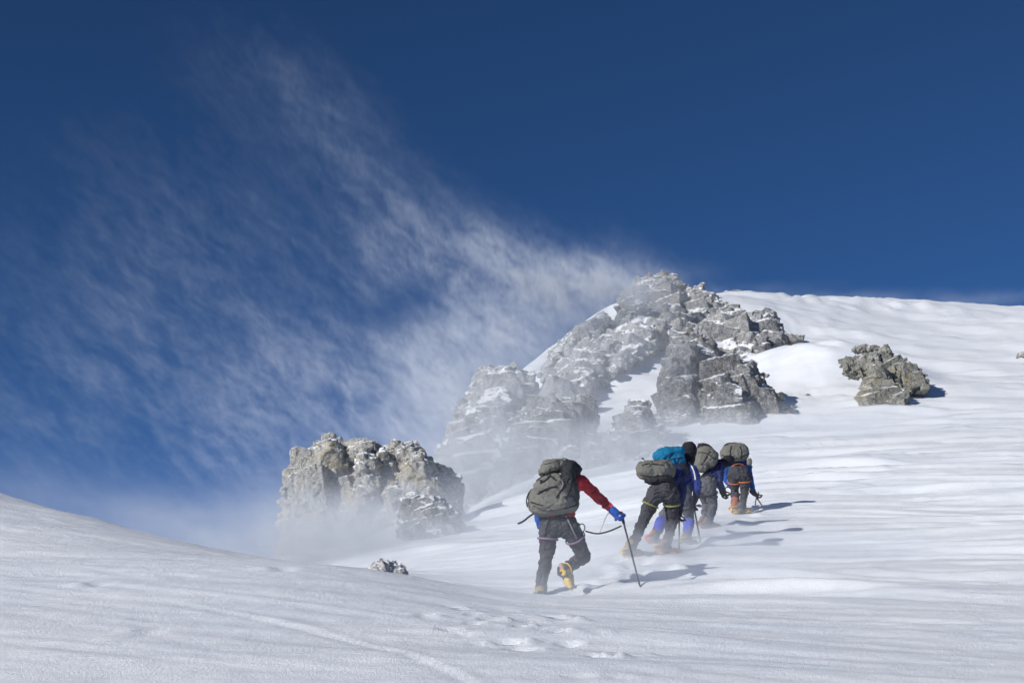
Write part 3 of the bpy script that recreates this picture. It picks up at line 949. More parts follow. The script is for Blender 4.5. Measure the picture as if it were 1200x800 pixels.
def tube(path, r, seg=8):
    out = []
    path = [np.array(p, float) for p in path]
    V, F = [], []
    n = len(path)
    up = None
    for i, p in enumerate(path):
        d = path[min(i + 1, n - 1)] - path[max(i - 1, 0)]
        u, w, _ = frame_from(d)
        if up is not None:
            dd = d / np.linalg.norm(d); u = up - dd * (up @ dd); u /= np.linalg.norm(u); w = np.cross(dd, u)
        up = u
        rr = r if np.isscalar(r) else r[i]
        for k in range(seg):
            a = 2 * math.pi * k / seg
            V.append(p + u * rr * math.cos(a) + w * rr * math.sin(a))
    for i in range(n - 1):
        for k in range(seg):
            k2 = (k + 1) % seg
            F.append([i * seg + k, i * seg + k2, (i + 1) * seg + k2, (i + 1) * seg + k])
    F.append(list(range(seg))[::-1]); F.append([(n - 1) * seg + k for k in range(seg)])
    return np.array(V), F


def smoothpath(ps, n=6):
    ps = [np.array(p, float) for p in ps]
    out = []
    for i in range(len(ps) - 1):
        a = ps[max(i - 1, 0)]; b = ps[i]; c = ps[i + 1]; d = ps[min(i + 2, len(ps) - 1)]
        for t in np.linspace(0, 1, n, endpoint=False):
            out.append(0.5 * (2 * b + (c - a) * t + (2 * a - 5 * b + 4 * c - d) * t * t + (3 * b - a - 3 * c + d) * t ** 3))
    out.append(ps[-1])
    return out


def lerp(a, b, t):
    return np.array(a) * (1 - t) + np.array(b) * t


def hand_parts(wrist, hand, grip_dir, k=1.0, curl=0.9):
    """Gloved hand: palm, four fingers of unequal length and a thumb, curled round grip_dir."""
    w = np.array(wrist); h = np.array(hand)
    d = h - w; d /= np.linalg.norm(d)
    g = np.array(grip_dir, float); g = g - d * (g @ d); g /= np.linalg.norm(g)      # across the knuckles
    n = np.cross(d, g)                                                               # palm side
    palm = w + d * 0.055 * k
    parts = [cap(w - d * 0.06, w + d * 0.02, 0.048 * k, 0.042 * k), ell(palm, (0.052 * k, 0.024 * k, 0.050 * k), [g, n, d])]
    for i, (off, L) in enumerate(((-0.036, 0.078), (-0.012, 0.088), (0.012, 0.083), (0.035, 0.064))):
        b0 = w + d * 0.092 * k + g * off * k
        a = curl
        p1 = b0 + (d * math.cos(a) + n * math.sin(a)) * L * 0.5 * k
        p2_ = p1 + (d * math.cos(2.1 * a) + n * math.sin(2.1 * a)) * L * 0.5 * k
        parts += [cap(b0 - d * 0.03 * k, b0, .014 * k, .0135 * k, 10), cap(b0, p1, .0135 * k, .0125 * k, 10), cap(p1, p2_, .0125 * k, .0105 * k, 10)]
    t0 = w + d * 0.03 * k - g * 0.04 * k
    t1 = t0 - g * 0.025 * k + d * 0.035 * k + n * 0.02 * k
    t2 = t1 + d * 0.02 * k + n * 0.032 * k + g * 0.012 * k
    parts += [cap(t0, t1, .017 * k, .0145 * k, 10), cap(t1, t2, .0145 * k, .011 * k, 10)]
    return parts


def boot(person, heel, toe, knee, ankle, mat, cramp, strapmat=None):
    heel = np.array(heel); toe = np.array(toe); ankle = np.array(ankle)
    f = toe - heel; L = np.linalg.norm(f); f /= L
    sh = ankle - np.array(knee); sh /= np.linalg.norm(sh)
    down = sh - f * (sh @ f); down /= np.linalg.norm(down)
    side = np.cross(f, down)
    up = -down
    parts = [cap(heel + up * .045, heel + up * .05 + f * .10, .047, .046), cap(heel + up * .045 + f * .08, toe + up * .04 - f * .035, .048, .042),
             cap(heel + up * .06 + f * .05, ankle + up * 0.06, .06, .065), cap(heel + up * .09 + f * .12, heel + up * .05 + f * .2, .042, .04),
             ell(heel + up * .012 + f * L * .5, (L * .52, .050, .016), [f, side, up])]
    b = sewn("boot", parts, 0.010, mat, person, 0.002, 3)
    raw("sole", [ell(heel + f * L * .5 - up * .004, (L * .53, .052, .014), [f, side, up])], M_SOLE, b, gp=person.location)
    sp = []
    for s in (-1, 1):
        sp.append(tube([heel - down * 0 + side * s * .043 + f * t for t in (0.0, L * .3, L * .62, L * .95)], .006, 6))
        for t in (.02, .09, .17, .21, .26, .30):
            b0 = heel + f * min(t, L) + side * s * .043
            sp.append(tubeprof(b0, down, f, side, [(0, .009), (.045, .001)], 6))
    for t in (.02, .16, .28):
        sp.append(tube([heel + f * min(t, L * .97) + side * s * .043 for s in (-1, 1)], .007, 6))
    sp.append(tubeprof(toe, (f + down * .4) / np.linalg.norm(f + down * .4), side, up, [(0, .010), (.045, .001)], 6))
    raw("crampon", sp, M_STEEL, b, gp=person.location)
    raw("heel_plate", [ell(heel + f * .045 + down * .004, (.058, .050, .019), [f, side, up])], cramp, b, gp=person.location)
    raw("front_plate", [ell(heel + f * (L - .085) + down * .004, (.085, .054, .019), [f, side, up])], cramp, b, gp=person.location)
    raw("heel_lever", [ell(heel - f * .035 + up * .05, (.016, .03, .035), [f, side, up])], cramp, b, gp=person.location)
    raw("toe_bail", [ell(toe + f * .005 + up * .03, (.02, .04, .012), [f, side, up])], cramp, b, gp=person.location)
    ring = [heel + up * .085 + f * .03 + (side * math.cos(a) * .068 + f * math.sin(a) * .075) for a in np.linspace(0, 2 * math.pi, 17)]
    raw("ankle_strap", [tube(ring, .009, 6)], cramp, b, gp=person.location)
    return b


def band(c, d, r, w, th=0.008, seg=26, squash=1.0):
    """Flat webbing loop around axis d."""
    u, v, d = frame_from(np.array(d, float))
    V = []
    for k in range(seg):
        a = 2 * math.pi * k / seg
        e = u * math.cos(a) + v * math.sin(a) * squash
        for (rr, hh) in ((r, -w), (r + th, -w * .8), (r + th, w * .8), (r, w)):
            V.append(np.array(c) + e * rr + d * hh)
    F = []
    for k in range(seg):
        a, b = k * 4, ((k + 1) % seg) * 4
        for j in range(4):
            j2 = (j + 1) % 4
            F.append([a + j, b + j, b + j2, a + j2])
    return np.array(V), F


def climber(label, Y, J, top, legs, glove, boots, cramps, loops=None, gaiters=None, hood="black", seed=0, hem=None, bulk=1.0, grips=None, hk=1.0):
    j = {k: P(a, b, Y + c) for k, (a, b, c) in J.items()}
    for nm in ("L", "R"):
        b = lambda p, q: round(float(np.linalg.norm(j[p] - j[q])), 2)
        print("bones", label[:28], nm, "thigh", b("hip" + nm, "knee" + nm), "shin", b("knee" + nm, "ank" + nm), "upper arm", b("sh" + nm, "el" + nm), "forearm", b("el" + nm, "wr" + nm), "foot", b("heel" + nm, "toe" + nm), "torso", b("pel", "neck"), "sh", b("shL", "shR"))
    root_loc = np.array([j["pel"][0], j["pel"][1], min(j["heelL"][2], j["heelR"][2])])
    # --- body, one continuous figure
    k = 0.74 * bulk
    across = j["shR"] - j["shL"]; across /= np.linalg.norm(across)
    spine = j["neck"] - j["pel"]; spine /= np.linalg.norm(spine)
    back = np.cross(spine, across)                         # out of the chest/back plane
    def torso(r):
        mid = lerp(j["pel"], j["chest"], 0.5)
        return [cap(lerp(j["hipL"], j["pel"], .25), lerp(j["hipR"], j["pel"], .25), .115 * r, .115 * r), cap(j["pel"], mid, .128 * r, .128 * r), cap(mid, j["chest"], .13 * r, .15 * r),
                cap(mid - across * .05, j["chest"] - across * .07, .105 * r, .12 * r), cap(mid + across * .05, j["chest"] + across * .07, .105 * r, .12 * r),
                cap(lerp(j["shL"], j["chest"], .3), lerp(j["shR"], j["chest"], .3), .095 * r, .095 * r), cap(j["chest"], j["neck"], .12 * r, .07 * r)]
    def arms(r):
        out = []
        for s in "LR":
            out += [cap(lerp(j["sh" + s], j["chest"], .25), j["sh" + s], .085 * r, .082 * r), cap(j["sh" + s], j["el" + s], .075 * r, .060 * r), cap(j["el" + s], j["wr" + s], .060 * r, .045 * r)]
        return out
    def legsp(r):
        out = []
        for s in "LR":
            kn = j["knee" + s]
            out += [cap(j["hip" + s], lerp(j["hip" + s], kn, .5), .112 * r, .097 * r), cap(lerp(j["hip" + s], kn, .5), kn, .097 * r, .074 * r),
                    cap(kn, lerp(kn, j["ank" + s], .4), .073 * r, .070 * r), cap(lerp(kn, j["ank" + s], .35), j["ank" + s], .070 * r, .050 * r)]
        return out
    hd = j["head"]; face = np.array(j["look"]) - hd; face /= np.linalg.norm(face)
    hu = hd - j["neck"]; hu = hu - face * (hu @ face) * 0.7; hu /= np.linalg.norm(hu)
    face = face - hu * (face @ hu); face /= np.linalg.norm(face)
    hs = np.cross(face, hu)
    head = [ell(hd + hu * .02, (.075, .094, .108), [hs, face, hu]), ell(hd + face * .03 - hu * .055, (.058, .060, .062), [hs, face, hu]), cap(j["neck"], hd - hu * .04, .058, .056),
            ell(hd + face * .098 - hu * .015, (.013, .018, .024), [hs, face, hu]), ell(hd + face * .085 - hu * .058, (.026, .012, .010), [hs, face, hu]),
            ell(hd + hs * .077, (.010, .018, .030), [hs, face, hu]), ell(hd - hs * .077, (.010, .018, .030), [hs, face, hu]), ell(hd + face * .084 + hu * .02, (.055, .016, .012), [hs, face, hu])]
    feet = [cap(j["heel" + s] + np.array([0, 0, .04]), lerp(j["heel" + s], j["toe" + s], .8) + np.array([0, 0, .035]), .034, .028) for s in "LR"] + [cap(j["heel" + s] + np.array([0, 0, .04]), j["ank" + s], .036, .040) for s in "LR"]
    hands = [cap(j["wr" + s], lerp(j["wr" + s], j["hand" + s], .8), .032, .028) for s in "LR"]
    v, no, f = fuse(torso(k) + arms(k) + legsp(k * .95) + head + feet + hands, 0.012, 2)
    p = mesh_np("person", v - root_loc, f, M_SKIN)
    p.location = root_loc
    bpy.context.view_layer.update()
    tag(p, label, "person", "roped climbers going up the slope")
    # --- clothing and gear as parts
    q = bulk
    wst = lerp(j["pel"], j["chest"], hem if hem else .34)
    jk = sewn("jacket", torso(1.07 * q)[2:] + arms(1.12 * q) + [cap(wst - across * .06, wst + across * .06, (.138 if hem else .118) * q, (.138 if hem else .118) * q)], 0.012, CL[top], p, .012, 3, seed)
    wtop = .06 if hem else .22
    tr = sewn("trousers", [cap(lerp(j["hipL"], j["pel"], .2), lerp(j["hipR"], j["pel"], .2), .138 * q, .138 * q), cap(j["pel"] - across * .05, lerp(j["pel"], j["chest"], wtop) - across * .05, .125 * q, .116 * q), cap(j["pel"] + across * .05, lerp(j["pel"], j["chest"], wtop) + across * .05, .125 * q, .116 * q),
                           cap(lerp(j["hipL"], j["hipR"], .25), lerp(j["hipL"], j["kneeL"], .12), .128 * q, .118 * q), cap(lerp(j["hipR"], j["hipL"], .25), lerp(j["hipR"], j["kneeR"], .12), .128 * q, .118 * q)] + legsp(1.10 * q) + [cap(lerp(j["knee" + s], j["ank" + s], .6), lerp(j["knee" + s], j["ank" + s], 1.03), .072 * q, .075 * q) for s in "LR"], 0.012, CL[legs], p, .012, 3, seed + 5)
    hoodp = [ell(hd + hu * .025 - face * .015, (.104 * hk, .112 * hk, .118 * hk), [hs, face, hu]), cap(j["neck"], hd - hu * .05 - face * .01, .085 * hk, .09 * hk)]
    hh = sewn("hood", hoodp, 0.011, CL[hood], p, .005, 3, seed + 9)
    gg = raw("goggles", [ell(hd + face * .088 + hu * .012, (.072, .026, .034), [hs, face, hu])], M_GOGGLE, hh, gp=p.location)
    for s in "LR":
        g = (grips or {}).get(s, (0.0, 1.0, 0.2))
        sewn("glove", hand_parts(j["wr" + s], j["hand" + s], g, 1.18), 0.007, CL[glove[s]] if isinstance(glove, dict) else CL[glove], p, .002, 2, seed)
        boot(p, j["heel" + s], j["toe" + s], j["knee" + s], j["ank" + s], boots[s], cramps[s])
        if gaiters and gaiters.get(s):
            a, b_ = gaiters[s][1], gaiters[s][2]
            kn, an = j["knee" + s], j["ank" + s]
            sewn("gaiter", [cap(lerp(kn, an, a), lerp(kn, an, (a + b_) / 2), .088 * q, .087 * q), cap(lerp(kn, an, (a + b_) / 2), lerp(kn, an, b_), .087 * q, .080 * q)], 0.011, CL[gaiters[s][0]], p, .006, 2, seed)
    hp = [band(lerp(j["pel"], j["chest"], .16), spine, .150 * q, .022, squash=.9)]
    if loops is not None:
        for s in "LR":
            ax = j["knee" + s] - j["hip" + s]
            hp.append(band(lerp(j["hip" + s], j["knee" + s], .36), ax, .120 * q, .013))
        raw("harness", hp, loops, p)
    bpy.context.view_layer.update()
    return p, j


def pack_part(name, lumps, Y, mat, parent, voxel=0.013, wr=0.009, seed=0.0, smooth_it=5):
    parts = []
    for (px, py, rx, ry, dY, rY, ang) in lumps:
        s = Y / FPX / math.cos(PITCH)
        c, s_ = math.cos(R(ang)), math.sin(R(ang))
        ax = [[c, 0, s_], [0, 1, 0], [-s_, 0, c]]
        v, f = ell((0, 0, 0), (1, 1, 1))
        v = np.sign(v) * np.abs(v) ** 0.80                      # boxier than an ellipsoid
        v = (v * np.array([rx * s, rY, ry * s])) @ np.array(ax) + P(px, py, Y + dY)
        parts.append((v, f))
    return sewn(name, parts, voxel, mat, parent, wr, smooth_it, seed)


def bvh_of(objs):
    out = []
    for o in objs:
        me = o.data
        loc = np.array(o.matrix_world.translation)
        out.append(BVHTree.FromPolygons([Vector(v.co) + Vector(loc) for v in me.vertices], [list(p.vertices) for p in me.polygons]))
    return out


def on_surface(bv, px, py, lift=0.006):
    d = P(px, py, 1.0) - EYE; d /= np.linalg.norm(d)
    best = None
    for b in bv:
        h = b.ray_cast(Vector(EYE), Vector(d))
        if h[0] is not None and (best is None or h[3] < best[0]):
            best = (h[3], np.array(h[0]))
    if best is None: return None
    return best[1] - d * lift


def straps_on(name, bv, lines, r, mat, parent):
    for ln in lines:
        dense = smoothpath([np.array([a, b, 0]) for a, b in ln], 5)
        ps = [on_surface(bv, q[0], q[1], r * 0.4) for q in dense]
        ps = [q for q in ps if q is not None]
        if len(ps) > 2: raw(name, [tube(ps, r, 6)], mat, parent)


BT = {"L": M_BOOT, "R": M_BOOT}; YE = {"L": M_YELLOW, "R": M_YELLOW}
# ------------------------------------------------ 1: red jacket, nearest
Y1 = 17.5
p1, j1 = climber("climber in a red jacket with blue gloves, lifting one boot and leaning on a pole", Y1, dict(
    pel=(654, 610, 0), chest=(662, 573, .27), neck=(667, 558, .40), head=(669, 556, .60), look=(672, 549, 1.2),
    shL=(645, 567, .30), shR=(681, 564, .34), elL=(631, 588, .24), elR=(704, 585, .34), wrL=(631, 607, .06), wrR=(722, 601, .20), handL=(631, 617, .04), handR=(731, 608, .14),
    hipL=(643, 618, .02), hipR=(668, 618, .02), kneeL=(640, 655, .06), kneeR=(685, 652, .24), ankL=(632, 697, -.02), ankR=(661, 668, -.07),
    heelL=(630, 706, -.06), toeL=(636, 705, .24), heelR=(658, 666, -.13), toeR=(669, 689, -.12)),
    "red", "char", "glove", BT, YE, M_MAUVE, seed=1, bulk=1.04, hem=.13, grips={"R": (0.2, 0.3, 1.0), "L": (0, 1, 0)})
pk1 = thing("backpack", P(652, 600, Y1 - .05), "olive grey backpack with black straps on the red-jacketed climber's back", "backpack", "backpacks worn by the climbers")
bpy.context.view_layer.update()
a = pack_part("pack_body", [(645, 590, 26, 14, -.12, .18, 4), (657, 592, 20, 12, -.06, .17, 10), (646, 574, 21, 18, -.06, .17, 16), (632, 584, 14, 13, -.12, .15, 0)], Y1, CL["packgrey"], pk1)
b = pack_part("lid", [(646, 547, 13, 9, .02, .16, 12), (652, 546, 12, 8, .04, .15, 10), (640, 552, 9, 6, .0, .13, 20)], Y1, CL["packgrey"], pk1, seed=3)
c = pack_part("right_side", [(668, 572, 10, 18, -.03, .18, 12), (671, 582, 8, 18, -.02, .17, 0), (666, 553, 9, 10, -.02, .16, -10)], Y1, CL["packdark"], pk1, seed=6)  # right side in charcoal, darker than the olive grey body
c2 = pack_part("lid_right", [(667, 546, 10, 7, .0, .16, -16), (675, 549, 7, 6, .06, .13, -30)], Y1, CL["packdark"], pk1, seed=7)  # right end of the lid, charcoal like the side below
bpy.context.view_layer.update()
bv = bvh_of([a, b, c, c2])
straps_on("strap", bv, [[(627, 565), (633, 560), (641, 555)], [(641, 555), (646, 558), (652, 563)], [(634, 555), (645, 554), (660, 551)], [(630, 579), (636, 575), (645, 571), (652, 570)], [(652, 583), (659, 572), (667, 560)],
                        [(663, 585), (668, 572), (671, 558)], [(645, 557), (640, 562), (633, 566)]], .011, M_STRAP, pk1)
straps_on("strap", bv, [[(655, 560), (660, 566), (657, 574)], [(634, 562), (640, 559), (645, 556)]], .008, M_GREYSTRAP, pk1)
straps_on("compression_strap", bv, [[(661, 566), (668, 566), (675, 566)], [(661, 582), (669, 581), (676, 580)], [(661, 596), (668, 594), (675, 592)], [(622, 588), (628, 590), (636, 592)]], .009, M_STRAP, pk1)
straps_on("seam", bv, [[(625, 592), (636, 597), (650, 598), (664, 594)], [(637, 544), (646, 542), (656, 539)]], .0045, CL["packdark"], pk1)
for bx, by in ((634, 563), (641, 556), (651, 553), (633, 576), (668, 581)):
    q_ = on_surface(bv, bx, by, .012)
    if q_ is not None: raw("buckle", [ell(q_, (.018, .010, .014))], M_STRAP, pk1)
raw("haul_loop", [tube(smoothpath([P(657, 541, Y1 + .12), P(660, 537, Y1 + .13), P(665, 538, Y1 + .13), P(667, 541, Y1 + .12)]), .007, 6)], M_STRAP, pk1)
raw("hanging_strap", [tube(smoothpath([P(623, 573, Y1 - .18), P(619, 579, Y1 - .20), P(617, 586, Y1 - .20), P(618, 594, Y1 - .2)]), .008, 6)], M_STRAP, pk1)
raw("hip_strap", [tube(smoothpath([P(628, 600, Y1 - .1), P(620, 605, Y1 - .1), P(614, 610, Y1 - .1), P(608, 613, Y1 - .1)]), .012, 8), ell(P(608, 613, Y1 - .1), (.018, .015, .012))], M_STRAP, pk1)
# gear slings over the trousers
bv = bvh_of([o for o in p1.children if o.name.startswith(("trousers", "jacket"))])
straps_on("gear_sling", bv, [[(663, 604), (669, 616), (676, 631)]], .011, M_GREYSTRAP, p1)
straps_on("gear_sling", bv, [[(645, 606), (641, 616), (638, 631)], [(652, 606), (664, 607), (675, 606)]], .012, M_STRAP, p1)
car = thing("carabiner", P(682, 618, Y1 - .05), "small black carabiner clipped to the red-jacketed climber's harness", "carabiner")
bpy.context.view_layer.update()
raw("clip_ring", [tube([P(682 + 3.4 * math.sin(t), 618 + 4.6 * math.cos(t), Y1 - .08 + .02 * math.sin(t)) for t in np.linspace(0, 2 * math.pi, 18)], .007, 6)], M_DARKMETAL, car)


def pole(label, top, tip, r, name="walking_pole", grip=M_STRAP, shaft=M_DARKMETAL, head=None, cat="pole"):
    o = thing(name, tip, label, cat)
    bpy.context.view_layer.update()
    t, p = np.array(top), np.array(tip)
    d = (t - p) / np.linalg.norm(t - p)
    raw("shaft", [tube([p + d * .06, lerp(p, t, .5), t], r, 8)], shaft, o)
    raw("grip", [tube([lerp(p, t, .86), lerp(p, t, .93), t + d * .02], [r * 1.5, r * 1.7, r * 1.5], 8)], grip, o)
    raw("spike", [tubeprof(p + d * .07, -d, *frame_from(d)[:2], [(0, r * 1.1), (.10, .001)], 8)], M_STEEL, o)
    if head:
        u = np.array(head) / np.linalg.norm(head)
        raw("axe_head", [tube(smoothpath([t + u * .15 - d * .04, t + u * .08, t, t - u * .05]), [.004, .012, .014, .012, .012, .012, .012, .013, .013, .013, .013, .013, .013, .014, .014, .014, .014, .014, .014], 6),
                         ell(t - u * .09, (.04, .008, .025), [u, np.cross(u, d), d])], M_STEEL, o)
    return o


def ground_at(px, py):
    return ground_hit(px, py, f=ground)


g = ground_at(751, 688)
pole("thin dark pole planted in the snow by the red-jacketed climber's right hand", P(728, 601, Y1 + .16), g + np.array([0, 0, -.03]), .0115)
rope1 = mesh_np("cord", *tube(smoothpath([P(686, 622, Y1 - .05), P(700, 625, Y1 - .02), P(714, 622, Y1 + .04), P(728, 616, Y1 + .1)]), .010, 8), M_ROPE)
tag(rope1, "dark cord strung from the red-jacketed climber's harness to the gloved hand on the pole", "cord")
rope2 = mesh_np("cord", *tube(smoothpath([P(703, 624, Y1), P(706, 616, Y1 + .1), P(710, 606, Y1 + .2), P(714, 600, Y1 + .25)]), .0045, 6), M_PALECORD)
tag(rope2, "thin pale loop of cord fluttering under the red sleeve", "cord")

# ------------------------------------------------ 2: grey pack, lime leg loops
Y2 = 20.3
p2_, j2 = climber("climber in charcoal trousers with lime leg loops, stooping under a grey pack", Y2, dict(
    pel=(776, 572, 0), chest=(788, 556, .40), neck=(793, 552, .55), head=(797, 551, .72), look=(801, 553, 1.4),
    shL=(774, 560, .50), shR=(800, 560, .30), elL=(776, 580, .62), elR=(799, 581, .26), wrL=(786, 594, .60), wrR=(796, 599, .30), handL=(790, 600, .6), handR=(796, 606, .30),
    hipL=(767, 579, 0), hipR=(787, 579, .02), kneeL=(753, 612, .08), kneeR=(788, 610, .20), ankL=(740, 641, -.10), ankR=(781, 640, .06),
    heelL=(732, 651, -.14), toeL=(752, 649, .02), heelR=(770, 647, .02), toeR=(795, 648, .06)),
    "navy", "char", "black", {"L": M_BOOT, "R": M_BOOTO}, YE, M_LIME, seed=2, bulk=1.02, grips={"R": (0.0, 1.0, 0.1)})
pk2 = thing("backpack", P(768, 562, Y2), "plain round ended grey backpack on the climber with lime leg loops", "backpack", "backpacks worn by the climbers")
bpy.context.view_layer.update()
a = pack_part("pack_body", [(766, 551, 20, 12, -.02, .17, 0), (757, 551, 12, 11, -.06, .15, 0), (778, 551, 14, 12, .08, .17, -6)], Y2, CL["packgrey"], pk2, seed=2)
b = pack_part("base_panel", [(772, 562, 17, 5, -.04, .15, 4)], Y2, CL["packdark"], pk2, seed=4)
bpy.context.view_layer.update()
bv = bvh_of([a, b])
straps_on("strap", bv, [[(752, 545), (762, 543), (778, 545)], [(750, 556), (765, 558), (782, 557)]], .007, M_STRAP, pk2)
raw("buckle", [ell(P(753, 537, Y2 - .1), (.022, .012, .010)), tube([P(753, 537, Y2 - .1), P(757, 541, Y2 - .1)], .006, 6)], M_STRAP, pk2)
g = ground_at(796, 652)
pole("upright dark pole beside the boots of the climber with lime leg loops", P(796, 597, Y2 + .32), np.array([P(796, 652, Y2 + .15)[0], Y2 + .15, gz(P(796, 652, Y2 + .15)[0], Y2 + .15) - .03]), .011)

# ------------------------------------------------ 3: teal pack, blue jacket, black hood
Y3 = 22.0
p3, j3 = climber("climber in a blue jacket and black hood with violet blue gaiters, carrying a teal pack", Y3, dict(
    pel=(799, 580, 0), chest=(801, 553, .22), neck=(806, 541, .26), head=(808, 529, .28), look=(822, 527, .75),
    shL=(793, 550, .36), shR=(812, 551, .04), elL=(798, 570, .55), elR=(818, 569, .02), wrL=(806, 584, .62), wrR=(814, 586, .10), handL=(810, 590, .62), handR=(812, 592, .14),
    hipL=(793, 584, .06), hipR=(803, 585, -.06), kneeL=(778, 604, .22), kneeR=(808, 607, .10), ankL=(767, 629, -.05), ankR=(805, 631, .0),
    heelL=(760, 634, -.10), toeL=(780, 639, .04), heelR=(799, 637, -.08), toeR=(817, 638, .10)),
    "blue", "grey", "black", {"L": M_BOOTO, "R": M_BOOTG}, {"L": M_ORANGE, "R": M_YELLOW}, M_STRAP, gaiters={"L": ("violet", .25, .72), "R": ("violet", .15, .62)}, seed=3, bulk=1.02, hk=1.22)
bpy.context.view_layer.update()
bv = bvh_of([o for o in p3.children if o.name.startswith("jacket")])
straps_on("sleeve_piping", bv, [[(806, 541), (811, 547), (814, 555), (815, 562)]], .012, M_WHITE, p3)
pk3 = thing("backpack", P(786, 556, Y3), "teal backpack with a drooping side pocket, worn by the climber in the black hood", "backpack", "backpacks worn by the climbers")
bpy.context.view_layer.update()
a = pack_part("pack_body", [(787, 541, 16, 15, .0, .17, 10), (793, 551, 11, 15, .0, .17, 10)], Y3, CL["teal"], pk3, seed=2)
b = pack_part("lid", [(779, 533, 14, 9, -.02, .17, 14), (791, 530, 12, 7, .02, .17, 4)], Y3, CL["teal"], pk3, seed=8)
c = pack_part("side_pocket", [(786, 550, 8, 13, -.20, .09, 8)], Y3, CL["teal"], pk3, seed=5)
bpy.context.view_layer.update()
bv = bvh_of([a, b, c])
straps_on("strap", bv, [[(767, 538), (778, 540), (792, 537), (800, 536)], [(780, 541), (784, 536), (788, 530)], [(789, 556), (793, 546), (796, 537)]], .008, M_STRAP, pk3)
gx3 = P(821, 622, Y3 + .1)
pole("ice axe held by the climber in the black hood, point in the snow", P(813, 592, Y3 + .10), np.array([gx3[0], gx3[1], gz(gx3[0], gx3[1]) - .02]), .013, name="ice_axe", head=(-1, .3, .1), cat="ice axe")

# ------------------------------------------------ 4: second grey pack, blue jacket
Y4 = 24.2
p4, j4 = climber("climber in dark blue jacket and grey trousers, bent just ahead of the black hooded climber", Y4, dict(
    pel=(828, 567, 0), chest=(838, 548, .25), neck=(845, 543, .38), head=(852, 541, .50), look=(862, 545, 1.0),
    shL=(832, 545, .40), shR=(844, 548, .10), elL=(838, 563, .55), elR=(843, 563, .0), wrL=(847, 573, .6), wrR=(846, 575, .14), handL=(850, 579, .6), handR=(847, 581, .16),
    hipL=(823, 570, .08), hipR=(831, 571, -.06), kneeL=(828, 590, .30), kneeR=(836, 591, .06), ankL=(826, 611, .16), ankR=(830, 613, -.06),
    heelL=(820, 617, .10), toeL=(838, 616, .28), heelR=(824, 619, -.12), toeR=(844, 618, .0)),
    "navy", "grey", "black", {"L": M_BOOTG, "R": M_BOOTG}, {"L": M_BOOTO, "R": M_BOOTO}, M_STRAP, seed=4, bulk=1.02)
pk4 = thing("backpack", P(828, 548, Y4), "weathered grey backpack partly hidden behind the black hooded head", "backpack", "backpacks worn by the climbers")
bpy.context.view_layer.update()
a = pack_part("pack_body", [(828, 535, 14, 12, .0, .16, -30), (822, 540, 9, 14, -.02, .15, -10)], Y4, CL["packgrey"], pk4, seed=1)
b = pack_part("lid", [(826, 526, 10, 6, .04, .14, -25)], Y4, CL["packdark"], pk4, seed=3)
bpy.context.view_layer.update()
straps_on("strap", bvh_of([a, b]), [[(818, 530), (828, 531), (838, 538)], [(822, 545), (828, 536), (832, 528)]], .008, M_STRAP, pk4)

# ------------------------------------------------ 5: last climber, orange gaiters
Y5 = 27.2
p5, j5 = climber("farthest climber doubled over a grey pack, with orange leg loops and orange gaiters", Y5, dict(
    pel=(866, 553, 0), chest=(864, 543, .42), neck=(863, 544, .60), head=(862, 549, .74), look=(862, 558, 1.2),
    shL=(851, 548, .46), shR=(876, 548, .46), elL=(851, 562, .50), elR=(879, 565, .46), wrL=(860, 574, .42), wrR=(884, 578, .48), handL=(862, 579, .40), handR=(889, 583, .48),
    hipL=(860, 556, .02), hipR=(872, 556, 0), kneeL=(861, 575, .30), kneeR=(873, 576, .14), ankL=(862, 594, .14), ankR=(869, 595, -.04),
    heelL=(859, 599, .06), toeL=(872, 598, .26), heelR=(860, 600, -.12), toeR=(881, 599, .0)),
    "sky", "char", "black", {"L": M_BOOTO, "R": M_BOOTG}, {"L": M_ORANGE, "R": M_YELLOW}, M_ORANGE, gaiters={"L": ("orange", .6, .97)}, seed=5, bulk=1.04)
pk5 = thing("backpack", P(861, 540, Y5), "squat grey backpack seen end on, on the farthest climber", "backpack", "backpacks worn by the climbers")
bpy.context.view_layer.update()
a = pack_part("pack_body", [(861, 531, 17, 10, .05, .2, 0), (863, 528, 14, 9, .08, .2, 0), (853, 533, 9, 7, .03, .18, 10)], Y5, CL["packgrey"], pk5, voxel=.015, seed=1)
b = pack_part("lid", [(860, 523, 12, 4, .2, .2, 0)], Y5, CL["packdark"], pk5, voxel=.015, seed=3)
c = pack_part("side_pocket", [(878, 541, 3.4, 4.6, -.02, .06, 0)], Y5, CL["packgrey"], pk5, seed=3)
bpy.context.view_layer.update()
straps_on("strap", bvh_of([a, b, c]), [[(846, 533), (861, 537), (877, 532)], [(855, 538), (856, 529), (857, 522)], [(869, 538), (869, 529), (867, 522)]], .009, M_STRAP, pk5)
g = ground_at(893, 586)
pole("short ice axe laid on the snow under the farthest climber's hand", P(887, 583, Y5 + .46), np.array([P(896, 586, Y5 + .5)[0], Y5 + .5, gz(P(896, 586, Y5 + .5)[0], Y5 + .5) + .0]), .014, name="ice_axe", shaft=M_ORANGE, head=(-.2, .5, -.6), cat="ice axe")
loop = mesh_np("cord", *tube([P(853 + 4.2 * math.sin(t), 575 + 4.6 * math.cos(t), Y5 + .3 + .05 * math.cos(t)) for t in np.linspace(0.4, 6.0, 22)], .012, 6), M_ROPE)
tag(loop, "dark loop of cord hanging under the farthest climber", "cord")
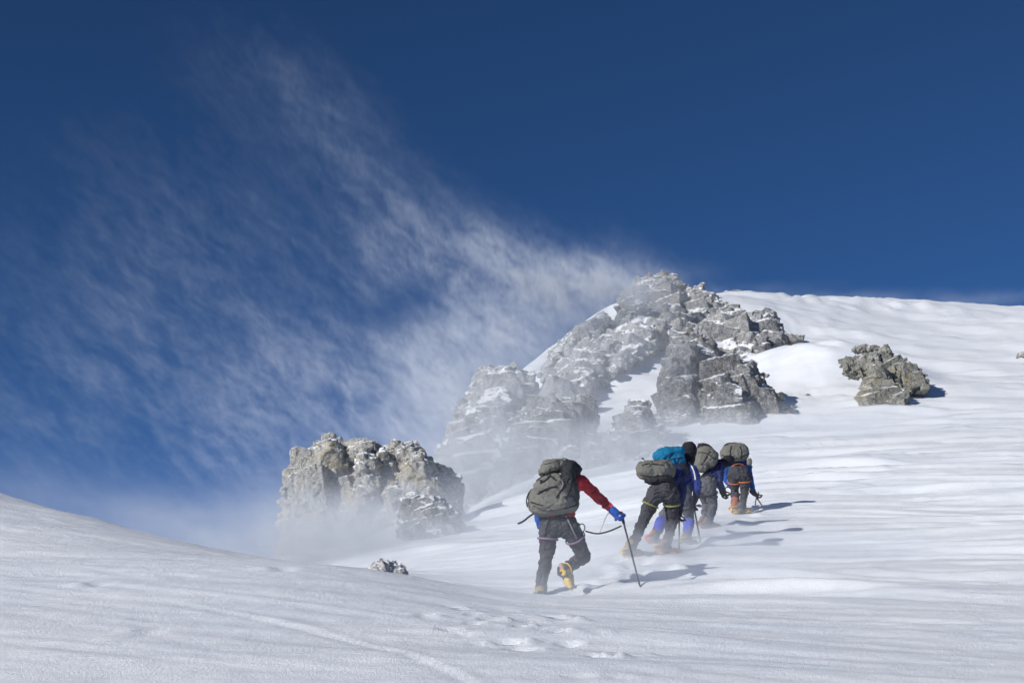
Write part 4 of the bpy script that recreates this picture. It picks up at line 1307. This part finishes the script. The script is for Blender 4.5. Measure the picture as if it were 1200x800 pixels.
# ================================================================== blowing snow
def drift_material(name, g, step_note=None):
    m = bpy.data.materials.new(name)
    m.use_nodes = True
    t = NT(m.node_tree)
    for n_ in list(m.node_tree.nodes):
        if n_.type == "BSDF_PRINCIPLED": m.node_tree.nodes.remove(n_)
    out = [n_ for n_ in m.node_tree.nodes if n_.type == "OUTPUT_MATERIAL"][0]
    v = t.n("ShaderNodeVolumePrincipled")
    v.inputs["Color"].default_value = (0.91, 0.95, 1.0, 1)
    v.inputs["Anisotropy"].default_value = g
    v.inputs["Density"].default_value = 1.0
    t.l(v.outputs[0], out.inputs["Volume"])
    return m


M_DRIFT = drift_material("blown_snow_crystals", -0.25)


def drift(name, label, lo, hi, res, puffs, flow, noise_scale, stretch, sharp, floor, gain, seed, warp=1.0, mid=0.5, mat=None, fibre=0.5, rough=0.62):
    """Airborne snow: density grid = soft puffs x streaky noise drawn out along the wind."""
    lo = np.array(lo, float); hi = np.array(hi, float)
    c = (lo + hi) / 2
    ng = bpy.data.node_groups.new(name, "GeometryNodeTree")
    ng.interface.new_socket("Geometry", in_out="INPUT", socket_type="NodeSocketGeometry")
    ng.interface.new_socket("Geometry", in_out="OUTPUT", socket_type="NodeSocketGeometry")
    t = NT(ng)
    out = t.n("NodeGroupOutput")
    pos = t.n("GeometryNodeInputPosition").outputs[0]
    acc = None
    sp = t.n("ShaderNodeSeparateXYZ"); t.l(pos, sp.inputs[0])
    for (pc, sg, ang, amp) in puffs:
        d = t.vmath("SUBTRACT", pos, tuple(float(a) for a in (np.array(pc) - c)))
        if ang:
            r = t.n("ShaderNodeVectorRotate", rotation_type="Y_AXIS"); t.l(d, r.inputs["Vector"]); r.inputs["Angle"].default_value = ang
            d = r.outputs[0]
        q = t.vmath("MULTIPLY", d, tuple(1.0 / s for s in sg))
        e = t.math("MULTIPLY", t.math("POWER", 2.71828, t.math("MULTIPLY", t.vmath("DOT_PRODUCT", q, q), -0.5)), amp)
        acc = e if acc is None else t.math("ADD", acc, e)
    acc = t.math("MAXIMUM", acc, 0.0)
    r = t.n("ShaderNodeVectorRotate", rotation_type="Y_AXIS"); t.l(pos, r.inputs["Vector"]); r.inputs["Angle"].default_value = flow
    w = t.n("ShaderNodeTexNoise"); w.inputs["Scale"].default_value = noise_scale * 0.35; w.inputs["Detail"].default_value = 3
    t.l(t.vmath("ADD", r.outputs[0], (seed, seed * 2, 0.0)), w.inputs["Vector"])
    wv = t.vmath("SCALE", t.vmath("SUBTRACT", w.outputs["Color"], (0.5, 0.5, 0.5)), scale=warp / noise_scale)
    q = t.vmath("MULTIPLY", t.vmath("ADD", r.outputs[0], wv), (1.0 / stretch, 0.35, 1.0))
    n1 = t.noise(t.vmath("ADD", q, (seed, 3.0, 1.0)), noise_scale, 7, rough)
    big = t.noise(t.vmath("ADD", q, (seed + 30, 3.0, 1.0)), noise_scale * 0.3, 3, 0.55)
    n2 = t.math("ADD", t.math("MULTIPLY", n1, 0.72), t.math("MULTIPLY", big, 0.28))
    st = t.math("MULTIPLY", t.math("SUBTRACT", n2, mid - 0.5 / sharp), sharp, clamp=True)
    st = t.math("POWER", st, 1.6)
    rn = t.noise(t.vmath("ADD", q, (seed + 60, 9.0, 4.0)), noise_scale * 1.5, 5, 0.62)
    ridge = t.math("SUBTRACT", 1.0, t.math("MULTIPLY", t.math("ABSOLUTE", t.math("SUBTRACT", rn, 0.5)), 5.0), clamp=True)
    st = t.math("MULTIPLY", st, t.math("ADD", 1.0 - fibre * 0.65, t.math("MULTIPLY", t.math("POWER", ridge, 1.5), fibre * 1.6)))
    den = t.math("MULTIPLY", acc, t.math("ADD", t.math("MULTIPLY", st, gain), floor))
    den = t.math("MAXIMUM", t.math("SUBTRACT", den, 0.0015), 0.0)
    vc = t.n("GeometryNodeVolumeCube")
    t.l(den, vc.inputs["Density"])
    vc.inputs["Min"].default_value = tuple(lo - c); vc.inputs["Max"].default_value = tuple(hi - c)
    for k, n_ in zip("XYZ", res): vc.inputs["Resolution " + k].default_value = n_
    sm = t.n("GeometryNodeSetMaterial"); sm.inputs["Material"].default_value = mat or M_DRIFT
    t.l(vc.outputs[0], sm.inputs[0]); t.l(sm.outputs[0], out.inputs[0])
    o = bpy.data.objects.new(name, bpy.data.meshes.new(name))
    C.objects.link(o)
    o.location = c
    o.data.materials.append(mat or M_DRIFT)
    md = o.modifiers.new("drift", "NODES"); md.node_group = ng
    return tag(o, label, "blowing snow", kind="stuff")


def puff(px, py, Y, sx, sz, sy, ang=0.0, amp=1.0, D=None):
    """Puff at a photo point; sx, sz in photo pixels at that distance, sy in metres."""
    s = Y / FPX / math.cos(PITCH)
    return (P(px, py, Y), (sx * s, sy, sz * s), R(ang), amp)


YP = 76.0
plume = [puff(*a) for a in [
    (672, 326, YP, 70, 17, 1.2, -8, .36), (585, 302, YP, 46, 28, 1.2, -20, .14), (715, 340, YP, 36, 14, 1.2, 0, .24),
    (620, 372, YP, 70, 32, 1.2, 28, .18), (540, 400, YP, 60, 40, 1.2, 20, .13), (480, 300, YP, 50, 46, 1.2, -40, .09),
    (430, 195, YP, 85, 34, 1.2, -50, .034), (330, 110, YP, 100, 50, 1.2, -40, .014), (260, 290, YP, 110, 80, 1.3, -40, .018),
    (400, 440, YP, 100, 50, 1.3, -10, .052), (210, 420, YP, 120, 70, 1.3, -20, .018), (80, 370, YP, 120, 130, 1.3, 0, .013), (140, 510, YP, 150, 60, 1.3, -10, .022), (330, 500, YP, 80, 60, 1.3, 10, .045),
    (520, 480, YP, 60, 40, 1.3, 20, .15), (480, 352, YP, 34, 16, 1.2, 20, -.07)]]
drift("spindrift_plume", "white streaming plume of snow blown off the ridge crest into the blue sky",
      (-34, 71.5, 11), (14, 80.5, 46), (500, 18, 370), plume, R(-42), 1.7, 3.6, 3.6, 0.06, 2.4, 3.2, warp=3.6, mid=0.54, fibre=0.9, rough=0.72)
crest = [puff(*a) for a in [(860, 344, 100, 60, 3, 1.2, 4, .06), (960, 352, 105, 90, 3, 1.2, 3, .09), (1100, 355, 106, 110, 3, 1.2, 3, .09), (790, 322, 92, 40, 5, 1.2, 6, .03)]]
drift("crest_drift", "thin veil of snow smoking off the skyline of the upper slope",
      (8, 90, 28), (46, 110, 42), (240, 24, 120), crest, R(-15), 0.8, 3.0, 2.6, 0.25, 1.4, 5.0, warp=1.2)
low = [puff(*a) for a in [
    (400, 648, 32, 80, 26, 1.4, 0, .75), (300, 640, 30, 90, 26, 1.8, -8, .30), (40, 590, 36, 150, 24, 2, -12, .035), (180, 622, 34, 100, 24, 2, -12, .07), (500, 588, 34.6, 40, 16, .35, 0, .35),
    (375, 612, 33.5, 50, 30, .8, 0, .30), (470, 640, 30, 90, 14, 1.0, 4, .30), (600, 556, 43, 110, 26, 1.0, 0, .52), (720, 540, 43, 90, 24, 1.0, 0, .50), (560, 520, 47, 60, 60, .9, 20, .28),
    (545, 470, 49, 50, 60, 1.0, 30, .18), (690, 430, 54, 70, 50, 1.2, 30, .16), (640, 500, 44, 60, 40, .7, 0, .16), (860, 508, 49, 100, 15, .9, 0, .40), (780, 515, 45, 60, 26, .9, 0, .28),
    (640, 596, 34, 140, 24, 1.3, 0, .28), (760, 440, 54, 50, 40, 1.0, 0, .06), (800, 560, 37, 140, 16, 1.2, 0, .20), (1000, 500, 46, 120, 12, 1.0, 0, .12), (560, 620, 30, 110, 16, 1.2, 0, .30), (480, 660, 26, 60, 12, 1.0, 0, .25)]]
drift("snow_haze", "pale haze of drifting snow hanging round the foot of the crags",
      (-19, 24, 2), (16, 58, 20), (340, 90, 190), low, R(-22), 1.5, 2.2, 3.0, 0.22, 1.4, 9.0, warp=1.8, rough=0.68, fibre=0.7)
skim = [puff(*a) for a in [
    (640, 694, 16.4, 50, 11, .6, 0, .5), (560, 676, 19, 80, 10, 1.2, 4, .25), (735, 650, 19.4, 50, 8, .5, 0, .55), (790, 642, 20.4, 60, 9, .6, 0, .8), (840, 622, 22.6, 40, 8, .6, 0, .7),
    (900, 640, 20.6, 80, 8, .8, 0, .40), (690, 655, 20.6, 60, 9, .8, 0, .3), (760, 600, 21.0, 60, 24, .5, 0, .12), (640, 640, 16.6, 60, 40, .5, 0, .08),
    (800, 672, 17.4, 80, 9, .6, 0, .5), (900, 605, 25, 60, 12, .8, 0, .12), (1000, 650, 19, 120, 8, .8, 0, .2), (700, 625, 23.5, 80, 12, .8, 0, .28), (600, 660, 20.5, 70, 10, .8, 0, .28)]]
drift("ground_drift", "low snow drift skimming the slope round the climbers' boots",
      (-4, 14.5, 2), (8, 27, 7), (260, 170, 130), skim, R(-8), 2.2, 2.6, 2.2, 0.45, 1.1, 11.0, warp=1.0, fibre=0.4)
